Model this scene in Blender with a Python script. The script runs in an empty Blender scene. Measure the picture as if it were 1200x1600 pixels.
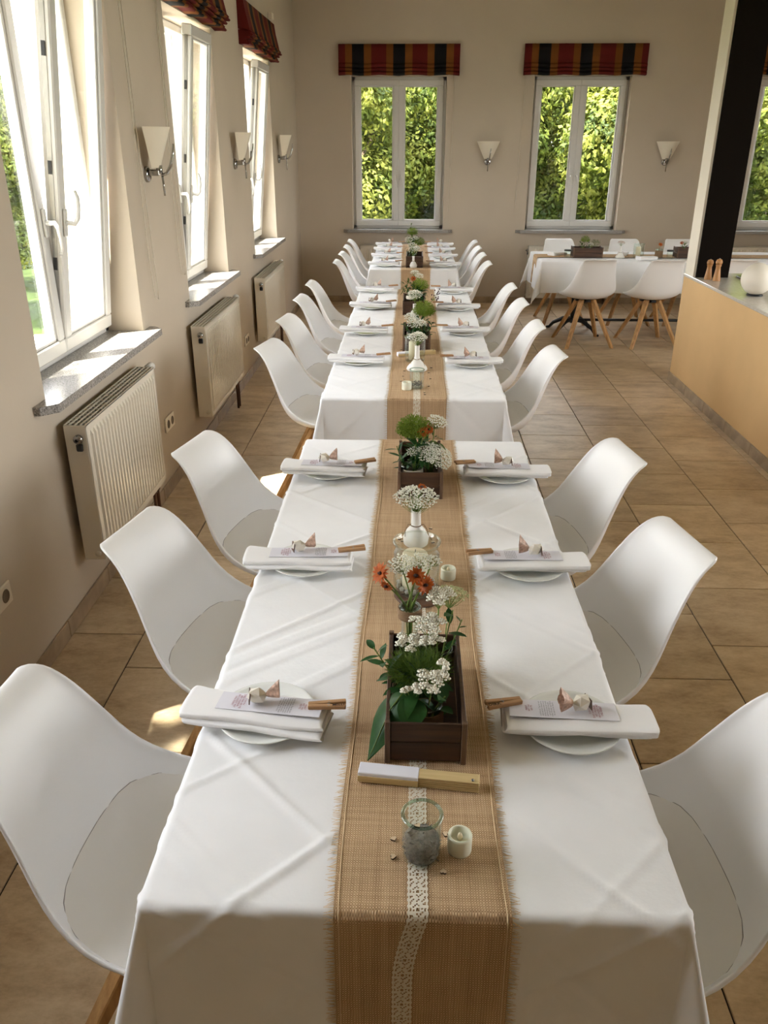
import bpy, bmesh, math, random
from mathutils import Vector, Matrix, Euler, noise
PI = math.pi
rnd = random.Random(7)
C = bpy.context.scene.collection
SC = bpy.context.scene

# ------------------------------------------------------------------ camera
F_PX, TH, PS, RO, CAM_H = 1266.36, 0.427, 0.033, 0.001, 1.788
cam_d = bpy.data.cameras.new('camera'); cam = bpy.data.objects.new('camera', cam_d); C.objects.link(cam)
cam_d.sensor_fit = 'VERTICAL'; cam_d.sensor_height = 36.0; cam_d.lens = F_PX / 1600 * 36.0
cam_d.clip_start = 0.05; cam_d.clip_end = 300
_fw = Vector((-math.sin(PS) * math.cos(TH), math.cos(PS) * math.cos(TH), -math.sin(TH)))
_rt = Vector((math.cos(PS), math.sin(PS), 0)); _up = _rt.cross(_fw)
_r2 = _rt * math.cos(RO) + _up * math.sin(RO); _u2 = -_rt * math.sin(RO) + _up * math.cos(RO)
_m = Matrix((_r2, _u2, -_fw)).transposed().to_4x4(); _m.translation = Vector((0, 0, CAM_H))
cam.matrix_world = _m
SC.camera = cam

# ------------------------------------------------------------------ world, sun, exposure
SKY_STRENGTH = 1.0
SUN_STRENGTH = 2.5
EXPOSURE = 3.98
w = bpy.data.worlds.new('sky'); SC.world = w; w.use_nodes = True
nt = w.node_tree; nt.nodes.clear()
_o = nt.nodes.new('ShaderNodeOutputWorld'); _b = nt.nodes.new('ShaderNodeBackground')
_tc = nt.nodes.new('ShaderNodeTexCoord'); _sp = nt.nodes.new('ShaderNodeSeparateXYZ'); _cr = nt.nodes.new('ShaderNodeValToRGB')
nt.links.new(_tc.outputs['Generated'], _sp.inputs[0]); nt.links.new(_sp.outputs['Z'], _cr.inputs[0])
_cr.color_ramp.elements[0].position = 0.0; _cr.color_ramp.elements[0].color = (0.985, 0.955, 0.97, 1)
_cr.color_ramp.elements[1].position = 0.8; _cr.color_ramp.elements[1].color = (0.84, 0.86, 1.0, 1)
nt.links.new(_cr.outputs[0], _b.inputs[0]); _b.inputs[1].default_value = SKY_STRENGTH
nt.links.new(_b.outputs[0], _o.inputs[0])
sun_d = bpy.data.lights.new('sun', 'SUN'); sun_d.energy = SUN_STRENGTH; sun_d.angle = math.radians(0.6); sun_d.color = (1, 0.93, 0.82)
sun = bpy.data.objects.new('sun', sun_d); C.objects.link(sun)
_el = math.radians(61); _sd = Vector((math.cos(_el) * 0.78, math.cos(_el) * 0.625, -math.sin(_el)))
sun.rotation_euler = _sd.to_track_quat('-Z', 'Y').to_euler()
SC.view_settings.view_transform = 'Standard'; SC.view_settings.look = 'None'
SC.view_settings.exposure = EXPOSURE; SC.view_settings.gamma = 1.0
SC.view_settings.use_curve_mapping = False
cy = SC.cycles
cy.use_denoising = True; cy.max_bounces = 10; cy.diffuse_bounces = 6; cy.glossy_bounces = 3
cy.transparent_max_bounces = 24; cy.transmission_bounces = 6
cy.caustics_reflective = False; cy.caustics_refractive = False
cy.sample_clamp_indirect = 6.0


def portal(name, loc, rot, sx, sz, energy=0):
    d = bpy.data.lights.new(name, 'AREA'); d.shape = 'RECTANGLE'; d.size = sx; d.size_y = sz
    d.cycles.is_portal = True
    o = bpy.data.objects.new(name, d); C.objects.link(o); o.location = loc; o.rotation_euler = rot
    return o


# ------------------------------------------------------------------ materials
def lin(r, g, b):
    f = lambda c: (c / 255 / 12.92) if c / 255 <= 0.04045 else ((c / 255 + 0.055) / 1.055) ** 2.4
    return (f(r), f(g), f(b), 1)


class N:
    """small node helper"""
    def __init__(s, name):
        s.m = bpy.data.materials.new(name); s.m.use_nodes = True
        s.t = s.m.node_tree; s.t.nodes.clear()
        s.out = s.t.nodes.new('ShaderNodeOutputMaterial')
    def n(s, typ, **kw):
        x = s.t.nodes.new('ShaderNode' + typ)
        for k, v in kw.items():
            if k.startswith('i_'):
                key = k[2:].replace('_', ' ')
                x.inputs[key].default_value = v
            else:
                setattr(x, k, v)
        return x
    def l(s, a, b): s.t.links.new(a, b)
    def bsdf(s, col, rough=0.5, spec=0.5, metal=0.0, **kw):
        b = s.n('BsdfPrincipled'); b.inputs['Roughness'].default_value = rough
        b.inputs['Specular IOR Level'].default_value = spec; b.inputs['Metallic'].default_value = metal
        if col is not None: b.inputs['Base Color'].default_value = col
        s.l(b.outputs[0], s.out.inputs[0]); s.b = b
        return b
    def coord(s, kind='Object', scale=(1, 1, 1)):
        tc = s.n('TexCoord'); mp = s.n('Mapping'); mp.inputs['Scale'].default_value = scale
        s.l(tc.outputs[kind], mp.inputs[0]); return mp.outputs[0]
    def wpos(s):
        return s.n('NewGeometry').outputs['Position']
    def noise(s, vec, scale, detail=3, rough=0.55):
        x = s.n('TexNoise'); x.inputs['Scale'].default_value = scale; x.inputs['Detail'].default_value = detail
        x.inputs['Roughness'].default_value = rough; s.l(vec, x.inputs['Vector']); return x.outputs[0]
    def ramp(s, fac, stops, interp='LINEAR'):
        r = s.n('ValToRGB'); e = r.color_ramp.elements; r.color_ramp.interpolation = interp
        while len(e) > 1: e.remove(e[0])
        e[0].position = stops[0][0]; e[0].color = stops[0][1]
        for p, c in stops[1:]:
            q = e.new(p); q.color = c
        s.l(fac, r.inputs[0]); return r.outputs[0]
    def math(s, op, a, b=None):
        x = s.n('Math', operation=op)
        for i, v in enumerate((a, b)):
            if v is None: continue
            if isinstance(v, (int, float)): x.inputs[i].default_value = v
            else: s.l(v, x.inputs[i])
        return x.outputs[0]
    def bump(s, h, strength=0.3, dist=0.01):
        x = s.n('Bump'); x.inputs['Strength'].default_value = strength; x.inputs['Distance'].default_value = dist
        s.l(h, x.inputs['Height']); s.l(x.outputs[0], s.b.inputs['Normal']); return x


def simple(name, col, rough=0.5, spec=0.5, metal=0.0, var=0.0, vscale=20, bump=0.0, bscale=60, bdist=0.002):
    k = N(name); b = k.bsdf(col, rough, spec, metal)
    if var or bump:
        v = k.coord('Object')
    if var:
        nz = k.noise(v, vscale)
        lo = tuple(c * (1 - var) for c in col[:3]) + (1,); hi = tuple(min(1, c * (1 + var)) for c in col[:3]) + (1,)
        k.l(k.ramp(nz, [(0.3, lo), (0.7, hi)]), b.inputs['Base Color'])
    if bump:
        k.bump(k.noise(v, bscale), bump, bdist)
    return k.m


def wood(name, dark, light, rough=0.5, axis='Z', scale=1.0, spec=0.4):
    k = N(name); b = k.bsdf(None, rough, spec)
    sc = {'X': (3, 40, 40), 'Y': (40, 3, 40), 'Z': (40, 40, 3)}[axis]
    v = k.coord('Object', tuple(q * scale for q in sc))
    oi = k.n('ObjectInfo'); ad = k.n('VectorMath', operation='ADD')
    k.l(v, ad.inputs[0]); k.l(oi.outputs['Location'], ad.inputs[1])
    nz = k.noise(ad.outputs[0], 1.3, 4, 0.6)
    k.l(k.ramp(nz, [(0.3, dark), (0.7, light)]), b.inputs['Base Color'])
    k.bump(nz, 0.15, 0.002)
    return k.m


def glass(name, tint=(0.97, 0.99, 0.97, 1), refl=1.0):
    k = N(name)
    t = k.n('BsdfTransparent'); t.inputs[0].default_value = tint
    g = k.n('BsdfGlossy'); g.inputs['Roughness'].default_value = 0.03
    lw = k.n('LayerWeight'); lw.inputs[0].default_value = 0.5
    fr = k.math('ADD', k.math('MULTIPLY', k.math('POWER', lw.outputs['Facing'], 4.0), 0.75), 0.04)
    mx = k.n('MixShader'); k.l(k.math('MULTIPLY', fr, refl), mx.inputs[0])
    k.l(t.outputs[0], mx.inputs[1]); k.l(g.outputs[0], mx.inputs[2]); k.l(mx.outputs[0], k.out.inputs[0])
    return k.m


def leafmat(name, stops, scale=1.5, trans=0.35, rough=0.55):
    k = N(name)
    d = k.n('BsdfPrincipled'); d.inputs['Roughness'].default_value = rough; d.inputs['Specular IOR Level'].default_value = 0.3
    t = k.n('BsdfTranslucent'); mx = k.n('MixShader'); mx.inputs[0].default_value = trans
    c = k.ramp(k.noise(k.wpos(), scale, 5, 0.7), stops)
    k.l(c, d.inputs['Base Color']); k.l(c, t.inputs[0])
    k.l(d.outputs[0], mx.inputs[1]); k.l(t.outputs[0], mx.inputs[2]); k.l(mx.outputs[0], k.out.inputs[0])
    return k.m


M = {}
# plaster
k = N('cream_plaster'); k.bsdf(None, 0.9, 0.2)
v = k.wpos(); nz = k.noise(v, 1.2, 4)
k.l(k.ramp(nz, [(0.3, (0.49, 0.42, 0.335, 1)), (0.7, (0.54, 0.465, 0.37, 1))]), k.b.inputs['Base Color'])
k.bump(k.noise(v, 45, 4), 0.12, 0.004); M['wall'] = k.m
k = N('ceiling_paint'); k.bsdf((0.8, 0.76, 0.7, 1), 0.9, 0.2); M['ceiling'] = k.m
k = N('rough_outer_plaster'); k.bsdf(None, 0.95, 0.1); v = k.wpos()
k.l(k.ramp(k.noise(v, 8, 4), [(0.3, (0.66, 0.6, 0.46, 1)), (0.7, (0.74, 0.68, 0.55, 1))]), k.b.inputs['Base Color'])
k.bump(k.noise(v, 90, 4), 0.5, 0.01); M['outer'] = k.m
M['plastic_white'] = simple('white_window_plastic', (0.66, 0.645, 0.615, 1), 0.28, 0.5)
M['wall_brown'] = simple('brown_bounce_wall', (0.46, 0.37, 0.27, 1), 0.6, 0.3, var=0.2, vscale=3)  # unseen front wall, plain brown tone set to temper its bounce light
M['pane'] = glass('window_glass', (0.96, 0.98, 0.96, 1), 0.8)
M['jar_glass'] = glass('clear_jar_glass', (0.95, 0.97, 0.95, 1), 1.0)
M['rim_glass'] = glass('greenish_glass_rim', (0.72, 0.83, 0.77, 1), 1.6)
M['chrome'] = simple('chrome', (0.38, 0.37, 0.36, 1), 0.14, 0.5, 1.0)
M['dark_metal'] = simple('black_cast_iron', (0.012, 0.012, 0.013, 1), 0.4, 0.5)
M['hardware'] = simple('steel_hardware', (0.35, 0.34, 0.32, 1), 0.35, 0.5, 0.8)
# granite sill
k = N('grey_granite'); k.bsdf(None, 0.22, 0.5); v = k.wpos()
k.l(k.ramp(k.noise(v, 160, 3, 0.8), [(0.35, (0.06, 0.055, 0.05, 1)), (0.5, (0.3, 0.28, 0.26, 1)), (0.65, (0.5, 0.48, 0.45, 1))]), k.b.inputs['Base Color'])
M['granite'] = k.m
# floor tiles
k = N('beige_floor_tile'); k.bsdf(None, 0.3, 0.4)
oi = k.n('ObjectInfo'); ad = k.n('VectorMath', operation='MULTIPLY_ADD')
cb = k.n('CombineXYZ'); k.l(oi.outputs['Random'], cb.inputs[0]); k.l(oi.outputs['Random'], cb.inputs[2])
k.l(cb.outputs[0], ad.inputs[0]); ad.inputs[1].default_value = (31, 17, 23); k.l(k.wpos(), ad.inputs[2])
mp = k.n('Mapping'); mp.inputs['Scale'].default_value = (1, 1.9, 1); k.l(ad.outputs[0], mp.inputs[0])
n1 = k.noise(mp.outputs[0], 5.0, 6, 0.65); n2 = k.noise(mp.outputs[0], 38, 4, 0.7)
nn = k.math('ADD', k.math('MULTIPLY', n1, 0.72), k.math('MULTIPLY', n2, 0.28))
col = k.ramp(nn, [(0.3, (0.33, 0.225, 0.13, 1)), (0.5, (0.545, 0.41, 0.26, 1)), (0.7, (0.70, 0.57, 0.40, 1))])
hs = k.n('HueSaturation'); k.l(col, hs.inputs['Color'])
k.l(k.math('ADD', k.math('MULTIPLY', oi.outputs['Random'], 0.22), 0.89), hs.inputs['Value'])
k.l(hs.outputs[0], k.b.inputs['Base Color'])
k.l(k.math('ADD', k.math('MULTIPLY', n2, 0.25), 0.2), k.b.inputs['Roughness'])
k.bump(n2, 0.06, 0.002); M['tile'] = k.m
M['grout'] = simple('dark_grout', (0.045, 0.034, 0.026, 1), 0.9, 0.2)
M['skirt'] = simple('beige_skirting_tile', (0.33, 0.245, 0.16, 1), 0.35, 0.4, var=0.25, vscale=9)
# chairs
k = N('white_chair_plastic'); k.bsdf((0.82, 0.81, 0.80, 1), 0.36, 0.45); M['shell'] = k.m
M['pad'] = simple('off_white_leatherette', (0.72, 0.69, 0.64, 1), 0.5, 0.4, bump=0.06, bscale=350, bdist=0.001)
M['seam'] = simple('grey_seam', (0.3, 0.28, 0.26, 1), 0.8)
M['oak'] = wood('oiled_oak', (0.36, 0.185, 0.065, 1), (0.58, 0.34, 0.14, 1), 0.42, 'Z')
# cloth
k = N('white_damask_cotton'); k.bsdf(None, 0.75, 0.25); v = k.wpos()
k.b.inputs['Sheen Weight'].default_value = 0.15
k.l(k.ramp(k.noise(v, 6, 3), [(0.3, (0.80, 0.80, 0.81, 1)), (0.7, (0.85, 0.85, 0.86, 1))]), k.b.inputs['Base Color'])
hh = k.math('ADD', k.math('MULTIPLY', k.noise(v, 14, 4, 0.6), 1.0), k.math('MULTIPLY', k.noise(v, 500, 2), 0.05))
k.bump(hh, 0.22, 0.006); M['cloth'] = k.m
M['napkin'] = simple('white_cotton_napkin', (0.84, 0.83, 0.83, 1), 0.8, 0.2, bump=0.15, bscale=60, bdist=0.002)
M['porcelain'] = simple('white_porcelain', (0.78, 0.79, 0.76, 1), 0.12, 0.5)
# burlap
k = N('jute_burlap'); k.bsdf(None, 0.95, 0.1)
v = k.wpos(); sp = k.n('SeparateXYZ'); k.l(v, sp.inputs[0])
jit = k.math('MULTIPLY', k.noise(v, 60, 2), 6.0)
yz = k.math('SUBTRACT', sp.outputs[1], sp.outputs[2])
sx = k.math('SINE', k.math('ADD', k.math('MULTIPLY', sp.outputs[0], 1500), jit))
sy = k.math('SINE', k.math('ADD', k.math('MULTIPLY', yz, 1450), jit))
wv = k.math('ADD', k.math('MULTIPLY', k.math('MULTIPLY', sx, sy), 0.30), k.math('ADD', k.math('MULTIPLY', sx, 0.12), k.math('MULTIPLY', sy, 0.12)))
st = k.n('Mapping'); st.inputs['Scale'].default_value = (4, 120, 4); k.l(v, st.inputs[0])
st2 = k.n('Mapping'); st2.inputs['Scale'].default_value = (140, 4, 4); k.l(v, st2.inputs[0])
thr = k.math('ADD', k.noise(st.outputs[0], 1, 2), k.noise(st2.outputs[0], 1, 2))
f = k.math('ADD', k.math('ADD', wv, 0.16), k.math('MULTIPLY', thr, 0.34))
k.l(k.ramp(f, [(0.15, (0.23, 0.135, 0.07, 1)), (0.5, (0.51, 0.345, 0.20, 1)), (0.85, (0.73, 0.55, 0.36, 1))]), k.b.inputs['Base Color'])
k.bump(wv, 0.5, 0.002); M['burlap'] = k.m
M['fringe'] = simple('jute_fringe', (0.66, 0.5, 0.32, 1), 0.95, 0.1)
M['lace'] = simple('cream_cotton_lace', (0.74, 0.68, 0.56, 1), 0.9, 0.15, bump=0.3, bscale=500, bdist=0.001)
# decorations
M['crate'] = wood('dark_stained_wood', (0.022, 0.010, 0.006, 1), (0.095, 0.045, 0.022, 1), 0.55, 'X')
M['crate_v'] = wood('dark_stained_wood_upright', (0.03, 0.015, 0.009, 1), (0.2, 0.115, 0.065, 1), 0.55, 'Z')
M['bamboo'] = wood('pale_bamboo', (0.5, 0.36, 0.16, 1), (0.68, 0.53, 0.28, 1), 0.45, 'X')
M['fan_cloth'] = simple('white_fan_fabric', (0.74, 0.74, 0.8, 1), 0.8, 0.2)
M['pin'] = wood('natural_pine', (0.32, 0.16, 0.07, 1), (0.5, 0.3, 0.15, 1), 0.6, 'X')
M['ink'] = simple('dark_ink', (0.03, 0.02, 0.02, 1), 0.8, 0.1)
M['ink_red'] = simple('wine_red_ink', (0.30, 0.04, 0.07, 1), 0.8, 0.1)
M['ink_grey'] = simple('grey_ink', (0.12, 0.12, 0.13, 1), 0.8, 0.1)
M['paper'] = simple('pale_lilac_card', (0.72, 0.71, 0.77, 1), 0.6, 0.3)
M['foil'] = simple('pearly_foil', (0.78, 0.74, 0.66, 1), 0.28, 0.5, 0.25)
M['tulle'] = simple('rosy_brown_wrapper', (0.5, 0.33, 0.25, 1), 0.5, 0.4, var=0.35, vscale=150)
M['wax'] = simple('ivory_wax', (0.76, 0.76, 0.62, 1), 0.45, 0.4)
M['wax_cream'] = simple('cream_candle_wax', (0.78, 0.68, 0.5, 1), 0.5, 0.4)
M['wick'] = simple('wick', (0.05, 0.04, 0.03, 1), 0.9)
M['pebble'] = simple('grey_pebble', (0.42, 0.4, 0.37, 1), 0.7, 0.3, var=0.3, vscale=120)
M['moss'] = simple('grey_dried_moss', (0.22, 0.205, 0.19, 1), 0.95, 0.1, var=0.4, vscale=200)
M['heart'] = simple('pale_wood_heart', (0.62, 0.48, 0.32, 1), 0.7, 0.2)
M['bark'] = simple('burnt_wood_edge', (0.06, 0.03, 0.015, 1), 0.8, 0.2)
M['twine'] = simple('brown_twine', (0.24, 0.155, 0.09, 1), 0.95, 0.1, bump=0.6, bscale=300, bdist=0.003)
M['slice'] = simple('dark_wood_disc', (0.12, 0.065, 0.04, 1), 0.35, 0.4, var=0.3, vscale=40)
M['ceramic'] = simple('matt_white_ceramic', (0.78, 0.76, 0.71, 1), 0.4, 0.4)
M['water'] = glass('water', (0.9, 0.94, 0.9, 1), 0.5)
# plants
M['stem'] = leafmat('green_stem', [(0.3, (0.10, 0.16, 0.03, 1)), (0.7, (0.2, 0.28, 0.06, 1))], 30, 0.15)
M['leaf'] = leafmat('dark_green_leaf', [(0.3, (0.012, 0.045, 0.010, 1)), (0.7, (0.028, 0.098, 0.02, 1))], 25, 0.25, 0.4)
M['leaf2'] = leafmat('olive_green_leaf', [(0.3, (0.045, 0.075, 0.02, 1)), (0.7, (0.1, 0.15, 0.04, 1))], 30, 0.25, 0.45)
M['dill'] = leafmat('feathery_dill_green', [(0.3, (0.05, 0.095, 0.012, 1)), (0.7, (0.13, 0.2, 0.025, 1))], 40, 0.3)
M['lime'] = leafmat('lime_green_bloom', [(0.3, (0.11, 0.18, 0.012, 1)), (0.7, (0.25, 0.34, 0.025, 1))], 60, 0.3)
M['floret'] = simple('creamy_white_floret', (0.78, 0.77, 0.66, 1), 0.8, 0.2)
M['floret_dill'] = simple('pale_green_floret', (0.46, 0.46, 0.24, 1), 0.8, 0.2)
M['floret_w'] = simple('white_yarrow_floret', (0.74, 0.72, 0.62, 1), 0.8, 0.2)
M['floret_eye'] = simple('yarrow_floret_eye', (0.35, 0.28, 0.16, 1), 0.9, 0.1)
M['petal'] = leafmat('orange_marigold_petal', [(0.3, (0.36, 0.06, 0.01, 1)), (0.7, (0.58, 0.16, 0.025, 1))], 60, 0.3)
M['eye'] = simple('dark_flower_centre', (0.05, 0.02, 0.012, 1), 0.9)
M['berry'] = simple('dark_purple_bud', (0.05, 0.015, 0.02, 1), 0.6)
# room things
M['radiator'] = simple('cream_radiator_enamel', (0.68, 0.625, 0.53, 1), 0.25, 0.5)
M['grille_dark'] = simple('dark_radiator_inside', (0.05, 0.045, 0.04, 1), 0.8)
M['pipe'] = simple('dark_copper_pipe', (0.12, 0.06, 0.04, 1), 0.35, 0.5, 0.6)
M['shade'] = simple('frosted_glass_shade', (0.76, 0.69, 0.56, 1), 0.4, 0.4)
M['socket'] = simple('cream_socket_plastic', (0.72, 0.65, 0.54, 1), 0.4, 0.4)
M['socket_dark'] = simple('socket_hole', (0.12, 0.09, 0.06, 1), 0.6)
M['cord'] = simple('pale_cord', (0.72, 0.66, 0.56, 1), 0.8)
k = N('striped_blind_fabric'); k.bsdf(None, 0.85, 0.15)
v = k.coord('Object'); sp = k.n('SeparateXYZ'); k.l(v, sp.inputs[0])
fr = k.math('FRACT', k.math('ADD', k.math('DIVIDE', sp.outputs[0], 0.452), 100.295))
RED, ORG, BLK = (0.10, 0.010, 0.008, 1), (0.17, 0.058, 0.012, 1), (0.009, 0.008, 0.009, 1)
k.l(k.ramp(fr, [(0, ORG), (0.152, BLK), (0.438, ORG), (0.618, RED), (0.983, ORG)], 'CONSTANT'), k.b.inputs['Base Color'])
k.bump(k.noise(v, 300, 2), 0.2, 0.001); M['blind'] = k.m
M['counter'] = simple('apricot_counter_paint', (0.66, 0.44, 0.215, 1), 0.6, 0.3, var=0.06, vscale=2)
k = N('pale_stone_top'); k.bsdf(None, 0.12, 0.5); v = k.wpos()
k.l(k.ramp(k.noise(v, 60, 4), [(0.3, (0.5, 0.46, 0.4, 1)), (0.7, (0.62, 0.58, 0.52, 1))]), k.b.inputs['Base Color']); M['stone'] = k.m
M['pillar_white'] = simple('white_pillar_paint', (0.80, 0.74, 0.62, 1), 0.8, 0.2)
M['dark_panel'] = simple('very_dark_brown_panel', (0.007, 0.0045, 0.003, 1), 0.85, 0.05)
M['black_glass'] = simple('black_hob_glass', (0.01, 0.01, 0.01, 1), 0.08)
M['mill'] = wood('turned_beech', (0.34, 0.15, 0.05, 1), (0.5, 0.26, 0.1, 1), 0.4, 'Z')
M['opal'] = simple('opal_lamp_globe', (0.78, 0.72, 0.62, 1), 0.45, 0.4)
M['grass'] = simple('lawn_grass', (0.035, 0.055, 0.012, 1), 0.95, 0.1, var=0.4, vscale=3)
M['paving'] = simple('pale_paving', (0.55, 0.52, 0.46, 1), 0.9, 0.1, var=0.1, vscale=2)
M['tree_leaf'] = leafmat('sunlit_tree_leaves', [(0.35, (0.026, 0.048, 0.007, 1)), (0.48, (0.105, 0.135, 0.016, 1)), (0.62, (0.26, 0.265, 0.045, 1))], 2.2, 0.4, 0.6)
M['tree_leaf2'] = leafmat('deep_green_tree_leaves', [(0.35, (0.018, 0.038, 0.007, 1)), (0.48, (0.075, 0.11, 0.015, 1)), (0.62, (0.21, 0.23, 0.038, 1))], 2.2, 0.4, 0.6)
M['trunk'] = simple('tree_bark', (0.1, 0.075, 0.05, 1), 0.95, 0.1, var=0.4, vscale=8)
M['roof'] = simple('outer_roof', (0.3, 0.28, 0.26, 1), 0.9)


# ------------------------------------------------------------------ mesh builder
class MB:
    def __init__(s): s.v = []; s.f = []; s.m = []; s.s = []
    def add(s, vs, fs, mat=0, smooth=False):
        b = len(s.v); s.v.extend([tuple(q) for q in vs])
        for f in fs:
            s.f.append(tuple(i + b for i in f)); s.m.append(mat); s.s.append(smooth)
    def box(s, c, size, mat=0, rot=None, bev=0.0):
        hx, hy, hz = [q / 2 for q in size]; c = Vector(c)
        if bev <= 0:
            vs = [Vector((x, y, z)) for x in (-hx, hx) for y in (-hy, hy) for z in (-hz, hz)]
            fs = [(0, 1, 3, 2), (4, 6, 7, 5), (0, 4, 5, 1), (2, 3, 7, 6), (0, 2, 6, 4), (1, 5, 7, 3)]
        else:
            b = min(bev, hx * .99, hy * .99, hz * .99); vs = []; idx = {}
            for sx in (-1, 1):
                for sy in (-1, 1):
                    for sz in (-1, 1):
                        for a in range(3):
                            p = [sx * (hx - b), sy * (hy - b), sz * (hz - b)]
                            p[a] = (sx * hx, sy * hy, sz * hz)[a]
                            idx[(sx, sy, sz, a)] = len(vs); vs.append(Vector(p))
            fs = []
            for a in range(3):
                u, w_ = [q for q in range(3) if q != a]
                for sg in (-1, 1):
                    q = []
                    for su, sw in ((-1, -1), (1, -1), (1, 1), (-1, 1)):
                        k_ = [0, 0, 0]; k_[a] = sg; k_[u] = su; k_[w_] = sw; q.append(idx[(*k_, a)])
                    flip = (sg < 0) != (a == 1)
                    fs.append(tuple(q[::-1] if flip else q))
                for su in (-1, 1):
                    for sw in (-1, 1):
                        def g(sg, ax):
                            k_ = [0, 0, 0]; k_[a] = sg; k_[u] = su; k_[w_] = sw; return idx[(*k_, ax)]
                        q = [g(-1, u), g(1, u), g(1, w_), g(-1, w_)]
                        fs.append(tuple(q))
            for sx in (-1, 1):
                for sy in (-1, 1):
                    for sz in (-1, 1):
                        fs.append(tuple(idx[(sx, sy, sz, a)] for a in range(3)))
        if rot is not None: vs = [rot @ q for q in vs]
        s.add([q + c for q in vs], fs, mat)
    def tube(s, path, r, n=8, mat=0, caps=True, flat=1.0):
        P = [Vector(p) for p in path]; m = len(P)
        R = r if isinstance(r, (list, tuple)) else [r] * m
        T = []
        for i in range(m):
            t = P[min(i + 1, m - 1)] - P[max(i - 1, 0)]; T.append(t.normalized() if t.length > 1e-9 else Vector((0, 0, 1)))
        a = Vector((0, 0, 1)) if abs(T[0].z) < 0.9 else Vector((1, 0, 0))
        nrm = T[0].cross(a).normalized(); vs = []
        for i in range(m):
            nrm = (nrm - T[i] * nrm.dot(T[i]))
            nrm = nrm.normalized() if nrm.length > 1e-6 else T[i].orthogonal().normalized()
            bi = T[i].cross(nrm)
            for j in range(n):
                th = 2 * PI * j / n; vs.append(P[i] + (nrm * math.cos(th) + bi * math.sin(th) * flat) * R[i])
        fs = [(i * n + j, i * n + (j + 1) % n, (i + 1) * n + (j + 1) % n, (i + 1) * n + j) for i in range(m - 1) for j in range(n)]
        if caps: fs += [tuple(range(n))[::-1], tuple((m - 1) * n + j for j in range(n))]
        s.add(vs, fs, mat, True)
    def lathe(s, prof, n=24, c=(0, 0, 0), mat=0, mtx=None):
        vs = []; rows = []; c = Vector(c)
        for r, z in prof:
            if r < 1e-6:
                rows.append([len(vs)]); vs.append(Vector((0, 0, z)))
            else:
                rows.append(list(range(len(vs), len(vs) + n)))
                vs += [Vector((r * math.cos(2 * PI * j / n), r * math.sin(2 * PI * j / n), z)) for j in range(n)]
        fs = []
        for a, b in zip(rows[:-1], rows[1:]):
            if len(a) == 1 and len(b) == 1: continue
            for j in range(n):
                j2 = (j + 1) % n
                if len(a) == 1: fs.append((a[0], b[j2], b[j]))
                elif len(b) == 1: fs.append((a[j], a[j2], b[0]))
                else: fs.append((a[j], a[j2], b[j2], b[j]))
        if mtx is not None: vs = [mtx @ q for q in vs]
        s.add([q + c for q in vs], fs, mat, True)
    def grid(s, G, mat=0, smooth=True, flip=False, close_u=False):
        nu = len(G); nv = len(G[0]); vs = [p for row in G for p in row]; fs = []
        for i in range(nu if close_u else nu - 1):
            i2 = (i + 1) % nu
            for j in range(nv - 1):
                q = (i * nv + j, i2 * nv + j, i2 * nv + j + 1, i * nv + j + 1)
                fs.append(q[::-1] if flip else q)
        s.add(vs, fs, mat, smooth)
    def octa(s, c, r, mat=0, sc=(1, 1, 1)):
        c = Vector(c); vs = [c + Vector((x * r * sc[0], y * r * sc[1], z * r * sc[2])) for x, y, z in ((1, 0, 0), (-1, 0, 0), (0, 1, 0), (0, -1, 0), (0, 0, 1), (0, 0, -1))]
        s.add(vs, [(0, 2, 4), (2, 1, 4), (1, 3, 4), (3, 0, 4), (2, 0, 5), (1, 2, 5), (3, 1, 5), (0, 3, 5)], mat, True)
    def ico(s, c, r, mat=0, sc=(1, 1, 1), rot=None, smooth=True):
        t = (1 + 5 ** .5) / 2; L = (1 + t * t) ** .5
        vs = [Vector(q) / L for q in ((-1, t, 0), (1, t, 0), (-1, -t, 0), (1, -t, 0), (0, -1, t), (0, 1, t), (0, -1, -t), (0, 1, -t), (t, 0, -1), (t, 0, 1), (-t, 0, -1), (-t, 0, 1))]
        fs = [(0, 11, 5), (0, 5, 1), (0, 1, 7), (0, 7, 10), (0, 10, 11), (1, 5, 9), (5, 11, 4), (11, 10, 2), (10, 7, 6), (7, 1, 8), (3, 9, 4), (3, 4, 2), (3, 2, 6), (3, 6, 8), (3, 8, 9), (4, 9, 5), (2, 4, 11), (6, 2, 10), (8, 6, 7), (9, 8, 1)]
        out = []
        for q in vs:
            p = Vector((q.x * r * sc[0], q.y * r * sc[1], q.z * r * sc[2]))
            if rot is not None: p = rot @ p
            out.append(p + Vector(c))
        s.add(out, fs, mat, smooth)
    def poly(s, pts, z0, z1, mat=0):
        n = len(pts); vs = [(x, y, z0) for x, y in pts] + [(x, y, z1) for x, y in pts]
        fs = [tuple(range(n))[::-1], tuple(range(n, 2 * n))] + [(i, (i + 1) % n, n + (i + 1) % n, n + i) for i in range(n)]
        s.add(vs, fs, mat)
    def leaf(s, base, d, up, L, W, bend=0.2, mat=0, n=5, shape=1.0):
        base = Vector(base); d = Vector(d).normalized(); up = Vector(up)
        side = d.cross(up)
        side = side.normalized() if side.length > 1e-6 else d.orthogonal().normalized()
        up = side.cross(d).normalized(); vs = []; fs = []
        for i in range(n + 1):
            t = i / n; wd = W * (math.sin(PI * min(1, t ** shape * 0.98 + 0.02)) ** 0.8) * 0.5
            p = base + d * (L * t) - up * (bend * L * t * t)
            vs += [p - side * wd + up * wd * 0.25, p, p + side * wd + up * wd * 0.25]
        for i in range(n):
            a = i * 3
            fs += [(a, a + 3, a + 4, a + 1), (a + 1, a + 4, a + 5, a + 2)]
        s.add(vs, fs, mat, True)


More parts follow.
